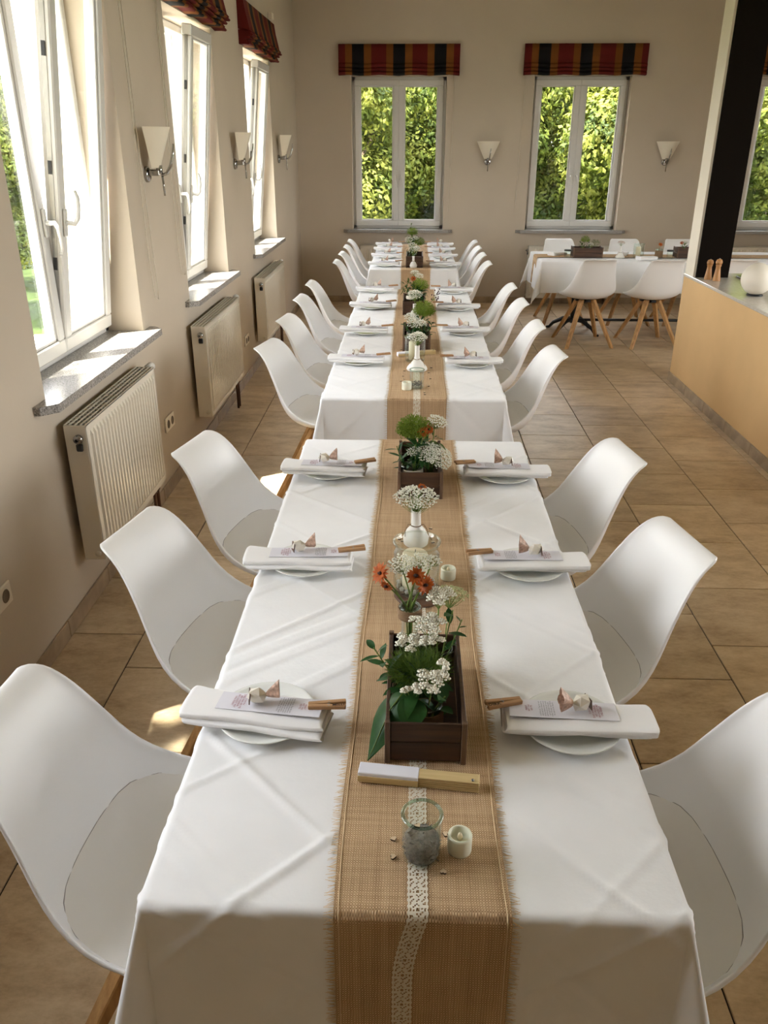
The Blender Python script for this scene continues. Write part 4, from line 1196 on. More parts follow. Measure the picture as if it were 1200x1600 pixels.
def jar(label, x, y, z, r, h, name='glass_jar', group=None, rim='rim_glass', band=None, neck=None, cat='jar'):
    t = thing(name, label, cat, (x, y, z), 0, group); m = MB(); w_ = .0022
    if neck is None: pr_ = [(r * .86, .0), (r * .95, .003), (r * .97, .012), (r, h * .5), (r, h * .9), (r * 1.06, h * .97), (r * 1.06, h)]
    else: pr_ = neck
    inner = [(max(.002, q - w_), max(zz, .005)) for q, zz in pr_[::-1]]
    m.lathe([(0, 0)] + pr_ + inner + [(0, .005)], 28); obj('glass_wall', m, 'jar_glass', t, fix=True, sharp=50)
    R_ = pr_[-1][0]; m = MB(); m.lathe([(R_ - .0025 + .0032 * math.cos(a), h + .0022 * math.sin(a)) for a in [q * PI / 4 for q in range(9)]], 32); obj('rim', m, rim, t)
    if band:
        m = MB(); z1_, z2_, mat = band; R2 = (r if neck is None else neck[-2][0]) + .0016
        if mat == 'twine':
            nn_ = max(2, int((z2_ - z1_) / .003)); path = []
            for q in range(nn_ * 16): a = q * PI / 8; path.append(((R2 + .0012) * math.cos(a), (R2 + .0012) * math.sin(a), z1_ + (z2_ - z1_) * q / (nn_ * 16)))
            m.tube(path, .0019, 5)
        else: m.lathe([(R2, z1_), (R2 + .001, (z1_ + z2_) / 2), (R2, z2_)], 30)
        obj('twine_wrap' if mat == 'twine' else 'lace_band', m, mat, t)
    return t


def heart(x, y, label, z=None, rz=0.0, s_=.0052):
    m = MB(); pts = []
    for i in range(14):
        a = 2 * PI * i / 14; pts.append((s_ * 16 * math.sin(a) ** 3 / 16, s_ * (13 * math.cos(a) - 5 * math.cos(2 * a) - 2 * math.cos(3 * a) - math.cos(4 * a)) / 16))
    n_ = len(pts); z0_, z1_ = 0, .003
    m.add([(p[0], p[1], z0_) for p in pts] + [(p[0], p[1], z1_) for p in pts], [(i, (i + 1) % n_, n_ + (i + 1) % n_, n_ + i) for i in range(n_)], 1)
    m.add([(0, 0, z1_)] + [(p[0], p[1], z1_) for p in pts], [(0, 1 + i, 1 + (i + 1) % n_) for i in range(n_)], 0); m.add([(p[0], p[1], 0) for p in pts], [tuple(range(n_))[::-1]], 1)
    o = obj('wooden_heart', m, ['heart', 'bark'], None, (x, y, RZ if z is None else z), (0, 0, rz)); return tag(o, label, 'wooden heart', 'scattered wooden hearts')


def tealight(label, x, y, r=.0195, h=.033):
    t = thing('candle', label, 'candle', (x, y, RZ), 0, 'small ivory candles'); m = MB()
    m.lathe([(0, 0), (r * .97, 0), (r, .003), (r, h - .003), (r * .95, h), (r * .82, h), (r * .76, h - .003), (r * .70, h - .011), (0, h - .012)], 28); obj('wax_body', m, 'wax', t, fix=True)
    m = MB(); m.lathe([(0, h - .012), (.0035, h - .011), (.0045, h - .006), (.003, h), (0, h + .004)], 10); obj('flame_tip', m, 'wax_cream', t, fix=True); return t


def fan(label, x, y, L_, rz):
    t = thing('folded_fan', label, 'hand fan', (x, y, RZ), rz, 'folded hand fans')
    for i in range(5):
        boxo('bamboo_rib', (L_ * .25 - 0, 0, .0022 + i * .0042), (L_ * .5, .026 - i * .0006, .0034), 'bamboo', t, .0008)
    m = MB(); m.box((-L_ * .25, 0, .011), (L_ * .5, .0285, .021), 0, None, .0012); obj('pleated_cloth', m, 'fan_cloth', t, fix=True)
    boxo('guard_stick', (-L_ * .25, -.0150, .0085), (L_ * .5, .002, .012), 'bamboo', t)
    m = MB(); m.lathe([(0, -.001), (.0025, -.001), (.0025, .023), (0, .024)], 8, (L_ / 2 - .012, -.006, 0)); obj('rivet', m, 'chrome', t); return t


# ---- flowers: each one a thing with a stem and a head
frn = random.Random(99)
STEM_VIA = None
def stem_mb(a, b, r=.0014, bow=.01):
    a, b = Vector(a), Vector(b)
    if STEM_VIA is not None:
        m = MB(); vv = STEM_VIA + Vector((frn.uniform(-.008, .008), frn.uniform(-.008, .008), 0)); m.tube([a, a.lerp(vv, .6), vv, vv.lerp(b, .5) + Vector((0, 0, .006)), b], r, 5); return m
    mid = (a + b) / 2 + Vector((frn.uniform(-bow, bow), frn.uniform(-bow, bow), 0)); m = MB()
    m.tube([a, a.lerp(mid, .5) * .5 + a.lerp(b, .25) * .5, mid, b], r, 5); return m


def umbel(label, base, head, R_, n_, hh=.3, dirv=(0, 0, 1), mat='floret', stem=.0015, group='white lace flowers', ksub=5):
    t = thing('lace_flower', label, 'flower', base, 0, group); b = Vector(base); hd = Vector(head) - b
    q = Vector((0, 0, 1)).rotation_difference(Vector(dirv).normalized()).to_matrix()
    root = hd - q @ Vector((0, 0, R_ * (.75 + hh * .5)))
    obj('stem', stem_mb((0, 0, 0), root, stem), 'stem', t); m = MB()
    for i in range(n_):
        rr = math.sqrt((i + .5) / n_); a = i * 2.39996; p = Vector((R_ * rr * math.cos(a), R_ * rr * math.sin(a), R_ * hh * (1 - rr * rr) + frn.uniform(-.002, .002)))
        p = hd + q @ p
        if i % 2 == 0 or n_ < 40: m.tube([root, root.lerp(p, .6) + q @ Vector((0, 0, -.004)), p], .0005, 3, 1, False)
        for k_ in range(ksub):
            e = p + q @ Vector((frn.gauss(0, R_ * .055), frn.gauss(0, R_ * .055), frn.uniform(0, .003))); m.octa(e, frn.uniform(.0018, .0030) * (R_ / .045) ** .3, 0, (1, 1, .7))
    obj('flower_head', m, [mat, 'stem'], t); return t


def yarrow(label, base, head, R_, n_=6, group='white yarrow flowers'):
    t = thing('yarrow_flower', label, 'flower', base, 0, group); b = Vector(base); hd = Vector(head) - b; root = hd - Vector((0, 0, .03))
    obj('stem', stem_mb((0, 0, 0), root, .0017), 'stem', t); m = MB()
    for i in range(n_):
        rr = math.sqrt((i + .3) / n_); a = i * 2.39996 + frn.random(); p = hd + Vector((R_ * rr * math.cos(a), R_ * rr * math.sin(a), R_ * .22 * (1 - rr)))
        m.tube([root, p - Vector((0, 0, .004))], .0007, 3, 1, False)
        cr_ = R_ * .36
        for k_ in range(15):
            r2 = math.sqrt((k_ + .3) / 15); a2 = k_ * 2.39996; e = p + Vector((cr_ * r2 * math.cos(a2), cr_ * r2 * math.sin(a2), .005 * (1 - r2 * r2) + frn.uniform(-.001, .001)))
            m.ico(e, frn.uniform(.0030, .0041), 0, (1, 1, .62), None); m.octa(e + Vector((0, 0, .0022)), .0012, 2)
    obj('flower_head', m, ['floret_w', 'stem', 'floret_eye'], t); return t


def fluff(label, base, centre, rad, n_, mat, name, cat='greenery', L_=.02, group=None):
    t = thing(name, label, cat, base, 0, group); b = Vector(base); c = Vector(centre) - b
    obj('stem', stem_mb((0, 0, 0), c, .0022), 'stem', t); m = MB()
    for i in range(n_):
        d = Vector((frn.gauss(0, 1), frn.gauss(0, 1), frn.gauss(0, 1))).normalized(); rr = frn.random() ** .45
        p = c + Vector((d.x * rad[0], d.y * rad[1], d.z * rad[2] * (1 if d.z > 0 or mat != 'lime' else .45))) * rr
        e = p + (d + Vector((frn.uniform(-.6, .6), frn.uniform(-.6, .6), frn.uniform(-.2, .8)))).normalized() * L_ * frn.uniform(.5, 1.1)
        s_ = (e - p).orthogonal().normalized() * .0007
        m.add([p - s_, p + s_, e + s_ * .3], [(0, 1, 2)], 0)
        if mat == 'lime': m.octa(e, frn.uniform(.0016, .0026), 0)
    obj('flower_head' if mat == 'lime' else 'fronds', m, mat, t); return t


def sprig(label, base, tip, nl, L_, W_, mat='leaf', group=None, name='leafy_sprig', spread=1.0):
    t = thing(name, label, 'greenery', base, 0, group); b = Vector(base); tp = Vector(tip) - b
    obj('stem', stem_mb((0, 0, 0), tp, .0014, .006), 'stem', t); d0 = tp.normalized()
    for i in range(nl):
        f = .35 + .65 * (i + .5) / nl; p = tp * f; a = i * 2.4; side = d0.orthogonal().normalized(); side = Matrix.Rotation(a, 3, d0) @ side
        m = MB(); m.leaf(p, d0 * .6 + side * spread, d0 + Vector((0, 0, .3)), L_ * frn.uniform(.7, 1.1), W_ * frn.uniform(.8, 1.1), .15); obj('leaf', m, mat, t)
    return t


def marigold(label, base, head, dirv, R_=.018, group='orange marigolds'):
    t = thing('marigold', label, 'flower', base, 0, group); b = Vector(base); hd = Vector(head) - b
    obj('stem', stem_mb((0, 0, 0), hd, .0017), 'stem', t); q = Vector((0, 0, 1)).rotation_difference(Vector(dirv).normalized()).to_matrix(); m = MB()
    for ring, (n_, l, tilt) in enumerate(((13, R_, .15), (11, R_ * .8, .5))):
        for i in range(n_):
            a = 2 * PI * (i + .5 * ring) / n_ + frn.uniform(-.1, .1); d = Vector((math.cos(a), math.sin(a), tilt)); m.leaf(hd + q @ (d * .003), q @ d, q @ Vector((0, 0, 1)), l * frn.uniform(.85, 1.1), .0062, .12, 0, 3)
    obj('petals', m, 'petal', t); m = MB(); m.ico(hd + q @ Vector((0, 0, .003)), .0058, 0, (1, 1, .6), None); obj('flower_centre', m, 'eye', t); return t


# ===== nearest table
crate('dark wooden crate of flowers nearest the camera', (.037, 1.298), .147, .30, .092)
fan('folded white fan with bamboo ribs in front of the nearest crate', .025, 1.103, .212, -.105)
J = jar('small glass jar filled with grey moss beside the ivory candle', .028, .940, RZ, .0305, .088)
m = MB(); r_ = random.Random(8)
m.lathe([(0, .006), (.025, .006), (.0272, .012), (.0275, .040), (.02, .044), (0, .046)], 20)
for i in range(420):
    a = r_.uniform(0, 2 * PI); zz = r_.uniform(.01, .046); rr = .027 if zz < .04 else .026 * math.sqrt(r_.random()); p = Vector((rr * math.cos(a), rr * math.sin(a), zz)); e = p + Vector((r_.uniform(-.008, .008), r_.uniform(-.008, .008), r_.uniform(-.004, .006)))
    if math.hypot(e.x, e.y) > .0275: e.x *= .9; e.y *= .9
    m.tube([p, e], .0008, 3, 0, False)
tag(obj('dried_moss', m, 'moss', None, (.028, .940, RZ)), 'grey dried moss inside the small glass jar at the front', 'moss', None, 'stuff')
heart(.022, .955, 'wooden heart on the moss inside the small glass jar', RZ + .047, .6)
tealight('ivory candle beside the small moss jar at the front', .089, .956)
for i, (x, y, lab) in enumerate(((-.016, .972, 'wooden heart left of the moss jar, farther one'), (-.016, .936, 'wooden heart left of the moss jar, nearer one'), (.062, .910, 'wooden heart between moss jar and candle, nearest the table edge'), (.068, .985, 'dark wooden heart behind the moss jar beside the candle'))):
    heart(x, y, lab, None, i * 1.3 + .4)

# crate contents
CBZ = RZ + .0075
jar('clear glass bottle with twine neck at the back of the nearest crate', .006, 1.400, CBZ, .030, .172, 'glass_bottle', None, 'rim_glass', (.148, .170, 'twine'), [(.026, 0), (.029, .004), (.030, .05), (.028, .075), (.018, .105), (.0165, .135), (.0205, .155), (.0215, .172)], 'bottle')
jar('glass jar at the back right of the nearest crate', .066, 1.385, CBZ, .026, .085)
jar('glass jar in the middle of the nearest crate under green fronds', .030, 1.300, CBZ, .030, .075)
jar('twine wrapped glass jar at the front of the nearest crate', .040, 1.222, CBZ, .027, .072, 'glass_jar', None, 'rim_glass', (.03, .062, 'twine'))
B1 = (.006, 1.400, CBZ + .01)
STEM_VIA = Vector((.0, .0, .155))
marigold('orange marigold leaning left from the twine neck bottle', B1, (-.052, 1.392, 1.022), (-.6, -.5, .5), .021)
marigold('faded red marigold hanging below the left one in the bottle', B1, (-.040, 1.385, 1.000), (-.4, -.6, -.4), .014)
marigold('orange marigold in the middle of the bottle bouquet', B1, (.016, 1.385, 1.022), (.1, -.7, .6), .018)
marigold('orange marigold facing right in the bottle bouquet', B1, (.034, 1.380, 1.005), (.5, -.7, .25), .020)
umbel('white lace flower at the top of the bottle bouquet', B1, (-.012, 1.405, 1.035), .027, 46, .25, (-.2, -.35, 1))
umbel('white lace flower on the right of the bottle bouquet', B1, (.028, 1.412, 1.038), .024, 40, .25, (.2, -.3, 1))
umbel('small pale lace flower sticking out right of the bottle', B1, (.052, 1.425, 1.035), .016, 22, .25, (.4, -.1, 1))
STEM_VIA = None
JR = (.066, 1.385, CBZ + .01)
umbel('wide greenish lace flower leaning over the runner behind the crate', JR, (.094, 1.495, .918), .037, 60, .30, (.15, .1, 1), 'floret_dill')
yarrow('white yarrow upright in the back right jar', JR, (.062, 1.372, .985), .030, 9)
yarrow('white yarrow at the back of the nearest crate', JR, (.040, 1.350, .935), .033, 9)
yarrow('white yarrow low in the middle of the nearest crate', (.030, 1.300, CBZ + .01), (.046, 1.335, .908), .022, 6)
yarrow('pale yarrow at the back left of the nearest crate', (.030, 1.300, CBZ + .01), (.006, 1.338, .900), .028, 8)
sprig('dark leaves right of the back yarrow in the nearest crate', JR, (.090, 1.37, .955), 5, .045, .016)
sprig('thin leafy sprig beside the back right jar', JR, (.110, 1.385, .925), 7, .02, .006, 'leaf2')
fluff('feathery dill fronds filling the nearest crate', (.030, 1.300, CBZ + .01), (.024, 1.285, .875), (.058, .058, .026), 2600, 'dill', 'dill_fronds', 'greenery', .02)
JF = (.040, 1.222, CBZ + .01)
yarrow('large white yarrow at the front of the nearest crate', JF, (.046, 1.222, .893), .032, 9)
yarrow('small white yarrow left at the front of the nearest crate', JF, (.012, 1.212, .880), .017, 5)
yarrow('small white yarrow right at the front of the nearest crate', JF, (.070, 1.255, .905), .014, 4)
sprig('dark leafy sprig hanging over the left side of the nearest crate', (.020, 1.290, CBZ + .01), (-.062, 1.29, .918), 12, .042, .015, 'leaf', None, 'leafy_sprig', 1.1)
sprig('broad green leaves at the right of the front yarrow', JF, (.072, 1.215, .865), 5, .04, .024)
# the big drooping leaf
t = thing('drooping_leaf', 'large dark green leaf drooping over the front of the nearest crate', 'leaf', (.0, 1.235, RZ + .10)); m = MB()
cl = [Vector(p) for p in ((.02, 0, -.0), (-.005, -.022, .008), (-.028, -.046, -.012), (-.044, -.064, -.045), (-.057, -.076, -.075), (-.068, -.085, -.097))]; G = []
wd = [.006, .036, .043, .028, .013, .0008]
for i, (p, w_) in enumerate(zip(cl, wd)):
    side = Vector((.72, -.62, .25)).normalized(); row = []
    for j in range(-4, 5):
        u = j / 4; row.append(p + side * w_ * u + Vector((-.25, -.5, .8)).normalized() * (-abs(u) ** 1.5 * w_ * .35 + .0022 * math.sin(i * 2.2 + j * 1.5) * abs(u)))
    G.append(row)
m.grid(G, 0, True); o = obj('leaf_blade', m, 'leaf', t); md = o.modifiers.new('smooth', 'SUBSURF'); md.levels = 1; md.render_levels = 2
m = MB(); m.tube([p + Vector((0, 0, .0006)) for p in cl], [.002, .0016, .0013, .001, .0008, .0004], 5); obj('midrib', m, 'stem', t)
t = thing('drooping_leaf', 'second dark leaf lying on the front board of the nearest crate', 'leaf', (.015, 1.215, RZ + .085)); m = MB(); m.leaf((0, 0, .012), (-.1, -1, -.12), (.2, .1, 1), .065, .055, .35, 0, 7); obj('leaf_blade', m, 'leaf', t)

# big jar with pillar candle
BX, BY = .022, 1.765
m = MB(); m.lathe([(0, 0), (.062, 0), (.064, .004), (.062, .0085), (0, .0085)], 36, (0, 0, 0)); tag(obj('wooden_disc', m, 'slice', None, (BX + .008, BY - .012, RZ), fix=True, sharp=50), 'dark round wooden disc under the big glass jar', 'wooden disc')
jar('big rounded glass jar with a pillar candle and pebbles', BX, BY, RZ + .0086, .057, .135, 'glass_jar', None, 'jar_glass', None, [(.046, 0), (.053, .004), (.056, .02), (.057, .06), (.056, .105), (.051, .118), (.056, .128), (.0585, .135)])
t = thing('pillar_candle', 'cream pillar candle standing inside the big glass jar', 'candle', (BX - .004, BY + .006, RZ + .0155)); m = MB(); m.lathe([(0, 0), (.030, 0), (.031, .002), (.031, .090), (.028, .094), (.012, .091), (0, .090)], 28); obj('wax_body', m, 'wax_cream', t, fix=True); m = MB(); m.tube([(0, 0, .089), (.001, 0, .102)], .001, 5); obj('wick', m, 'wick', t)
pb = random.Random(4)
for i in range(15):
    a = 2 * PI * i / 15; rr = .044 + pb.uniform(-.002, .0015); m = MB(); s_ = pb.uniform(.0075, .010); m.ico((0, 0, 0), s_, 0, (1, .8, .7), Euler((pb.random() * 3, pb.random() * 3, pb.random() * 3)).to_matrix())
    tag(obj('pebble', m, 'pebble', None, (BX + rr * math.cos(a), BY + rr * math.sin(a), RZ + .0235)), 'grey pebble around the candle inside the big glass jar', 'pebble', 'pebbles in the big jar')
tealight('ivory candle right of the big glass jar', .105, 1.842, .0195, .030)
# white bottle vase
def bottle_vase(label, x, y, z, s_, bulb, name='vase'):
    t = thing(name, label, 'vase', (x, y, z), 0, 'white ceramic bottle vases'); m = MB()
    pr_ = [(0, 0), (.030, 0), (.034, .004), (.036, .022), (.026, .044), (.014, .058), (.0125, .085), (.0135, .104), (.0115, .104), (.0105, .085), (.010, .06), (0, .055)] if not bulb else [(0, 0), (.048, 0), (.0515, .005), (.048, .016), (.030, .036), (.016, .052), (.012, .072), (.0115, .112), (.013, .122), (.011, .122), (.009, .11), (.009, .07), (0, .06)]
    m.lathe([(a * s_, b * s_) for a, b in pr_], 30); obj('vase_body', m, 'ceramic', t, fix=True, sharp=60)
    m = MB(); zz = (.06 if not bulb else .055) * s_; rr = .0155 * s_; m.tube([(rr * math.cos(a), rr * math.sin(a), zz) for a in [q * PI / 6 for q in range(13)]], .0012, 5)
    m.tube([(.004, -rr, zz), (.02, -rr - .006, zz + .012), (.03, -rr - .004, zz - .004), (.034, -rr, zz - .02), (.044, -rr + .004, zz - .042)], .0010, 5); m.tube([(-.004, -rr, zz), (-.022, -rr - .004, zz + .01), (-.030, -rr, zz - .012), (-.03, -rr, zz - .03)], .0010, 5)
    obj('twine_bow', m, 'twine', t); return t


bottle_vase('slim white bottle vase with twine behind the big glass jar', .022, 2.035, RZ, 1.0, False)
umbel('wide white lace flower in the slim white vase', (.022, 2.035, RZ + .06), (.022, 2.035, .905), .060, 130, .34, (0, -.12, 1))
marigold('orange marigold tucked into the lace flower of the slim vase', (.022, 2.035, RZ + .06), (.036, 2.06, .926), (.1, -.3, 1), .012)
for i, (x, y, lab) in enumerate(((-.024, 2.062, 'wooden heart left of the slim white vase'), (-.015, 2.05, 'small wooden heart close left of the slim white vase'), (.050, 2.085, 'wooden heart right of the slim white vase, middle of three'), (.066, 2.135, 'wooden heart right of the slim white vase, farthest of three'), (.070, 2.045, 'wooden heart right of the slim white vase, nearest of three'), (.118, 2.86, 'wooden heart at the far end of the nearest runner'))):
    heart(x, y, lab, None, i * .9)
# crate two
crate('dark wooden crate with lime green bloom in the second row', (.036, 2.50), .142, .30, .092)
Z2 = RZ + .0075
jar('glass jar with white lace band in the second crate', .010, 2.415, Z2, .033, .082, 'glass_jar', None, 'rim_glass', (.045, .075, 'lace'))
jar('clear glass jar at the right of the second crate', .066, 2.43, Z2, .028, .078)
J1, J2 = (.010, 2.415, Z2 + .01), (.066, 2.43, Z2 + .01)
fluff('large lime green dill bloom over the second crate', J1, (.014, 2.44, .965), (.050, .045, .038), 1900, 'lime', 'dill_bloom', 'flower', .012)
marigold('orange marigold beside the lime bloom, left of two', J1, (.042, 2.41, .968), (.1, -.8, .5), .016); marigold('orange marigold beside the lime bloom, right of two', J2, (.060, 2.42, .972), (.3, -.7, .5), .014)
umbel('white lace flower rising right of the lime bloom', J2, (.088, 2.46, .985), .032, 60, .35, (.35, -.3, 1)); umbel('wide white lace flower hanging right over the second crate', J2, (.096, 2.41, .885), .044, 110, .45, (.45, -.5, .6)); umbel('white lace flower low in front of the second crate', J2, (.060, 2.395, .905), .036, 80, .35, (.0, -.6, .7)); umbel('small white lace flower left in the second crate', J1, (.012, 2.40, .905), .02, 34, .35, (-.1, -.5, .8))
sprig('pointed dark leaves left in the second crate', J1, (-.040, 2.41, .92), 11, .05, .013, 'leaf', None, 'leafy_sprig', 1.0); sprig('dark leaves under the lime bloom', J1, (.02, 2.40, .93), 12, .05, .02, 'leaf', None, 'leafy_sprig', .9); sprig('dark leaves between the two marigolds', J2, (.05, 2.42, .955), 9, .04, .014)

def greens(label, base, centre, rad, n_, L_=.035, W_=.014, mat='leaf'):
    t = thing('greenery_bunch', label, 'greenery', base, 0, None); b = Vector(base); c = Vector(centre) - b
    obj('stem', stem_mb((0, 0, 0), c, .002), 'stem', t); m = MB()
    for i in range(n_):
        d = Vector((frn.gauss(0, 1), frn.gauss(0, 1), frn.gauss(.3, .8))).normalized(); p = c + Vector((d.x * rad[0], d.y * rad[1], d.z * rad[2])) * frn.random() ** .6
        m.leaf(p, d, (0, 0, 1), L_ * frn.uniform(.7, 1.2), W_ * frn.uniform(.7, 1.2), .3, 0, 4)
    obj('leaves', m, mat, t); return t


greens('dark green leaves filling the second crate', (.066, 2.43, Z2 + .01), (.035, 2.44, .885), (.05, .05, .04), 46)
greens('olive leaves beside the clear jar in the second crate', (.066, 2.43, Z2 + .01), (.075, 2.45, .93), (.03, .03, .03), 22, .03, .010, 'leaf2')
greens('dark leaves under the green fronds of the nearest crate', (.030, 1.300, CBZ + .01), (.03, 1.29, .845), (.05, .07, .02), 40, .04, .018)

# ===== middle table
tealight('ivory candle at the front of the middle table', -.016, 3.605, .0225, .035)
jar('small clear tumbler with a moss heart on the middle table', .030, 3.635, RZ, .033, .085)
m = MB(); rr_ = random.Random(2)
for i in range(160):
    a = rr_.uniform(0, 2 * PI); q = .026 * math.sqrt(rr_.random()); p = Vector((q * math.cos(a), q * math.sin(a), .007 + rr_.uniform(0, .02))); m.tube([p, p + Vector((rr_.uniform(-.004, .004), rr_.uniform(-.004, .004), .004))], .0014, 3, 0, False)
tag(obj('dried_moss', m, 'moss', None, (.030, 3.635, RZ)), 'dried moss inside the tumbler on the middle table', 'moss', None, 'stuff')
bottle_vase('bulbous white vase at the front of the middle table', .032, 3.955, RZ, 1.0, True)
umbel('white lace flower in the bulbous white vase', (.032, 3.955, RZ + .07), (.034, 3.955, .925), .044, 90, .5, (0, -.25, 1))
jar('tall glass cylinder with candle behind the bulbous vase', .022, 4.14, RZ, .053, .125, 'glass_cylinder', None, 'rim_glass')
t = thing('pillar_candle', 'cream pillar candle inside the tall glass cylinder', 'candle', (.012, 4.14, RZ + .0065)); m = MB(); m.lathe([(0, 0), (.022, 0), (.022, .092), (.018, .095), (0, .092)], 20); obj('wax_body', m, 'wax_cream', t, fix=True); m = MB(); m.tube([(0, 0, .091), (.001, 0, .102)], .001, 5); obj('wick', m, 'wick', t)
fan('folded pale fan lying behind the glass cylinder', .03, 4.265, .212, .35)
crate('dark wooden crate with lime bloom on the middle table', (.030, 4.50), .15, .34, .092)
Z3 = RZ + .0075
jar('glass jar with lace band in the middle table front crate', .012, 4.44, Z3, .034, .082, 'glass_jar', None, 'rim_glass', (.05, .075, 'lace')); jar('clear glass jar right in the middle table front crate', .070, 4.44, Z3, .028, .085)
J1, J2 = (.012, 4.44, Z3 + .01), (.07, 4.44, Z3 + .01)
fluff('lime green dill bloom over the front crate of the middle table', J2, (.068, 4.49, .955), (.055, .05, .05), 1500, 'lime', 'dill_bloom', 'flower', .013)
umbel('white lace flower left in the middle table front crate', J1, (-.004, 4.46, .93), .034, 50, .35, (-.2, -.4, 1)); umbel('white lace flower low in the middle table front crate', J1, (.020, 4.43, .90), .045, 70, .4, (0, -.5, .9)); umbel('small white lace flower under the lime bloom on the middle table', J2, (.058, 4.42, .90), .028, 40, .4, (.1, -.5, .9))
sprig('dark leaves right in the middle table front crate', J2, (.115, 4.44, .90), 8, .055, .022); sprig('dark leaves left in the middle table front crate', J1, (-.035, 4.44, .90), 8, .04, .016)
crate('dark wooden crate farther back on the middle table', (.018, 5.52), .15, .32, .092)
jar('glass jar with lace band in the middle table rear crate', .000, 5.50, Z3, .034, .1, 'glass_jar', None, 'rim_glass', (.075, .095, 'lace'))
J1 = (.0, 5.50, Z3 + .01)
umbel('grey green lace flower in front of the rear crate', (.02, 5.30, RZ + .03), (.022, 5.30, .905), .048, 90, .5, (0, -.4, 1)); bottle_vase('small white vase in front of the rear crate', .02, 5.30, RZ, .8, False)
fluff('bright green fronds over the rear crate', (.06, 5.52, Z3 + .01), (.055, 5.53, .925), (.05, .06, .04), 1000, 'lime', 'dill_bloom', 'flower', .015)
sprig('pale leafy sprig left over the rear crate', J1, (-.035, 5.51, .935), 14, .04, .016, 'leaf2'); sprig('dark leaves in the rear crate', (.06, 5.52, Z3 + .01), (.055, 5.48, .90), 12, .05, .022)
marigold('pale orange marigold over the rear crate', J1, (.01, 5.54, .97), (0, -.7, .6), .018); umbel('white lace flower over the rear crate', J1, (.05, 5.56, .985), .03, 40, .35, (.1, -.4, 1)); umbel('white lace flower at the top of the rear crate', J1, (.02, 5.60, 1.0), .03, 40, .35, (0, -.3, 1))
t = thing('budded_twig', 'thin twig with dark purple buds leaning right on the middle table', 'greenery', (.075, 5.40, Z3 + .01)); obj('stem', stem_mb((0, 0, 0), (.06, -.05, .08), .0012), 'stem', t); m = MB()
for i in range(16):
    p = Vector((.075 + frn.uniform(-.025, .03), -.06 + frn.uniform(-.03, .03), .115 + frn.uniform(-.03, .035))); m.tube([(.06, -.05, .08), p], .0006, 3, 1, False); m.ico(p, .0045, 0, (1, 1, 1.3))
obj('buds', m, ['berry', 'stem'], t)
for i, (x, y) in enumerate(((-.03, 3.93), (-.035, 3.83), (-.045, 3.74), (-.028, 3.78), (.09, 3.90), (.095, 3.79), (-.03, 3.63), (.085, 3.66), (.065, 3.55), (.066, 3.52), (-.052, 4.38), (.105, 4.0))):
    heart(x, y, 'tiny wooden heart scattered on the middle runner', None, i * .8)

greens('dark green leaves filling the front crate of the middle table', (.07, 4.44, Z3 + .01), (.045, 4.47, .88), (.055, .06, .035), 46)
greens('dark green leaves filling the rear crate of the middle table', (.06, 5.52, Z3 + .01), (.035, 5.52, .885), (.06, .06, .05), 60)
greens('olive leaves at the left of the rear crate', (.0, 5.50, Z3 + .01), (-.02, 5.50, .92), (.045, .04, .045), 36, .035, .011, 'leaf2')
greens('dark green leaves filling the farthest crate', (.01, 7.74, Z3 + .01), (.01, 7.74, .93), (.06, .06, .08), 60)
greens('olive leaves high in the farthest bouquet', (.01, 7.74, Z3 + .01), (-.01, 7.86, 1.02), (.05, .05, .06), 40, .035, .014, 'leaf2')
# ===== farthest table
crate('dark wooden crate on the farthest table', (.022, 7.78), .155, .40, .10)
bottle_vase('small pinkish white vase in front of the farthest crate', .012, 7.43 + .16, RZ, .95, False)
J1 = (.01, 7.74, Z3 + .01)
fluff('green dill bloom right over the farthest crate', J1, (.062, 7.76, .965), (.045, .05, .04), 700, 'lime', 'dill_bloom', 'flower', .014); fluff('green dill bloom high over the farthest crate', J1, (.0, 7.88, 1.04), (.045, .05, .035), 700, 'lime', 'dill_bloom', 'flower', .014)
sprig('reddish leaf sprig at the top of the farthest bouquet', J1, (-.015, 7.95, 1.11), 8, .03, .012, 'leaf2'); sprig('dark leaves in the farthest crate', J1, (.01, 7.76, .96), 12, .05, .02)
for i, (x, y, z, R_, lab) in enumerate(((-.03, 7.72, .99, .04, 'left'), (.03, 7.74, 1.0, .03, 'top'), (.0, 7.68, .945, .045, 'middle'), (.04, 7.66, .92, .035, 'right'), (.012, 7.60, .915, .05, 'lowest'))):
    umbel('white lace flower in the farthest bouquet, %s one' % lab, J1, (x, y, z), R_, 36, .4, (0, -.5, 1))

# ===== side table
DZ = TZ + .006
def on_side(x, y): return (x, y, DZ)
t = crate('long dark crate of greenery on the side table', (1.725, 8.42), .29, .15, .10); t.location.z = DZ
J1 = (1.70, 8.42, DZ + .01)
fluff('lime bloom rising from the side table crate', J1, (1.70, 8.42, .925), (.04, .04, .035), 500, 'lime', 'dill_bloom', 'flower', .014); fluff('dark green bloom at the right of the side table crate', J1, (1.80, 8.42, .895), (.045, .04, .035), 500, 'dill', 'dill_fronds', 'greenery', .02)
sprig('leaves at the left of the side table crate', J1, (1.66, 8.40, .90), 12, .045, .02, 'leaf2'); sprig('leaves in the middle of the side table crate', J1, (1.74, 8.40, .89), 12, .045, .02); umbel('white lace flower in the side table crate', J1, (1.75, 8.38, .885), .03, 30, .4, (0, -.5, 1))
bottle_vase('white bulb vase with one flower on the side table', 2.045, 8.38, DZ, .9, True); umbel('pink tinged lace flower in the side table vase', (2.045, 8.38, DZ + .05), (2.045, 8.38, .905), .035, 40, .3, (0, -.2, 1), 'tulle')
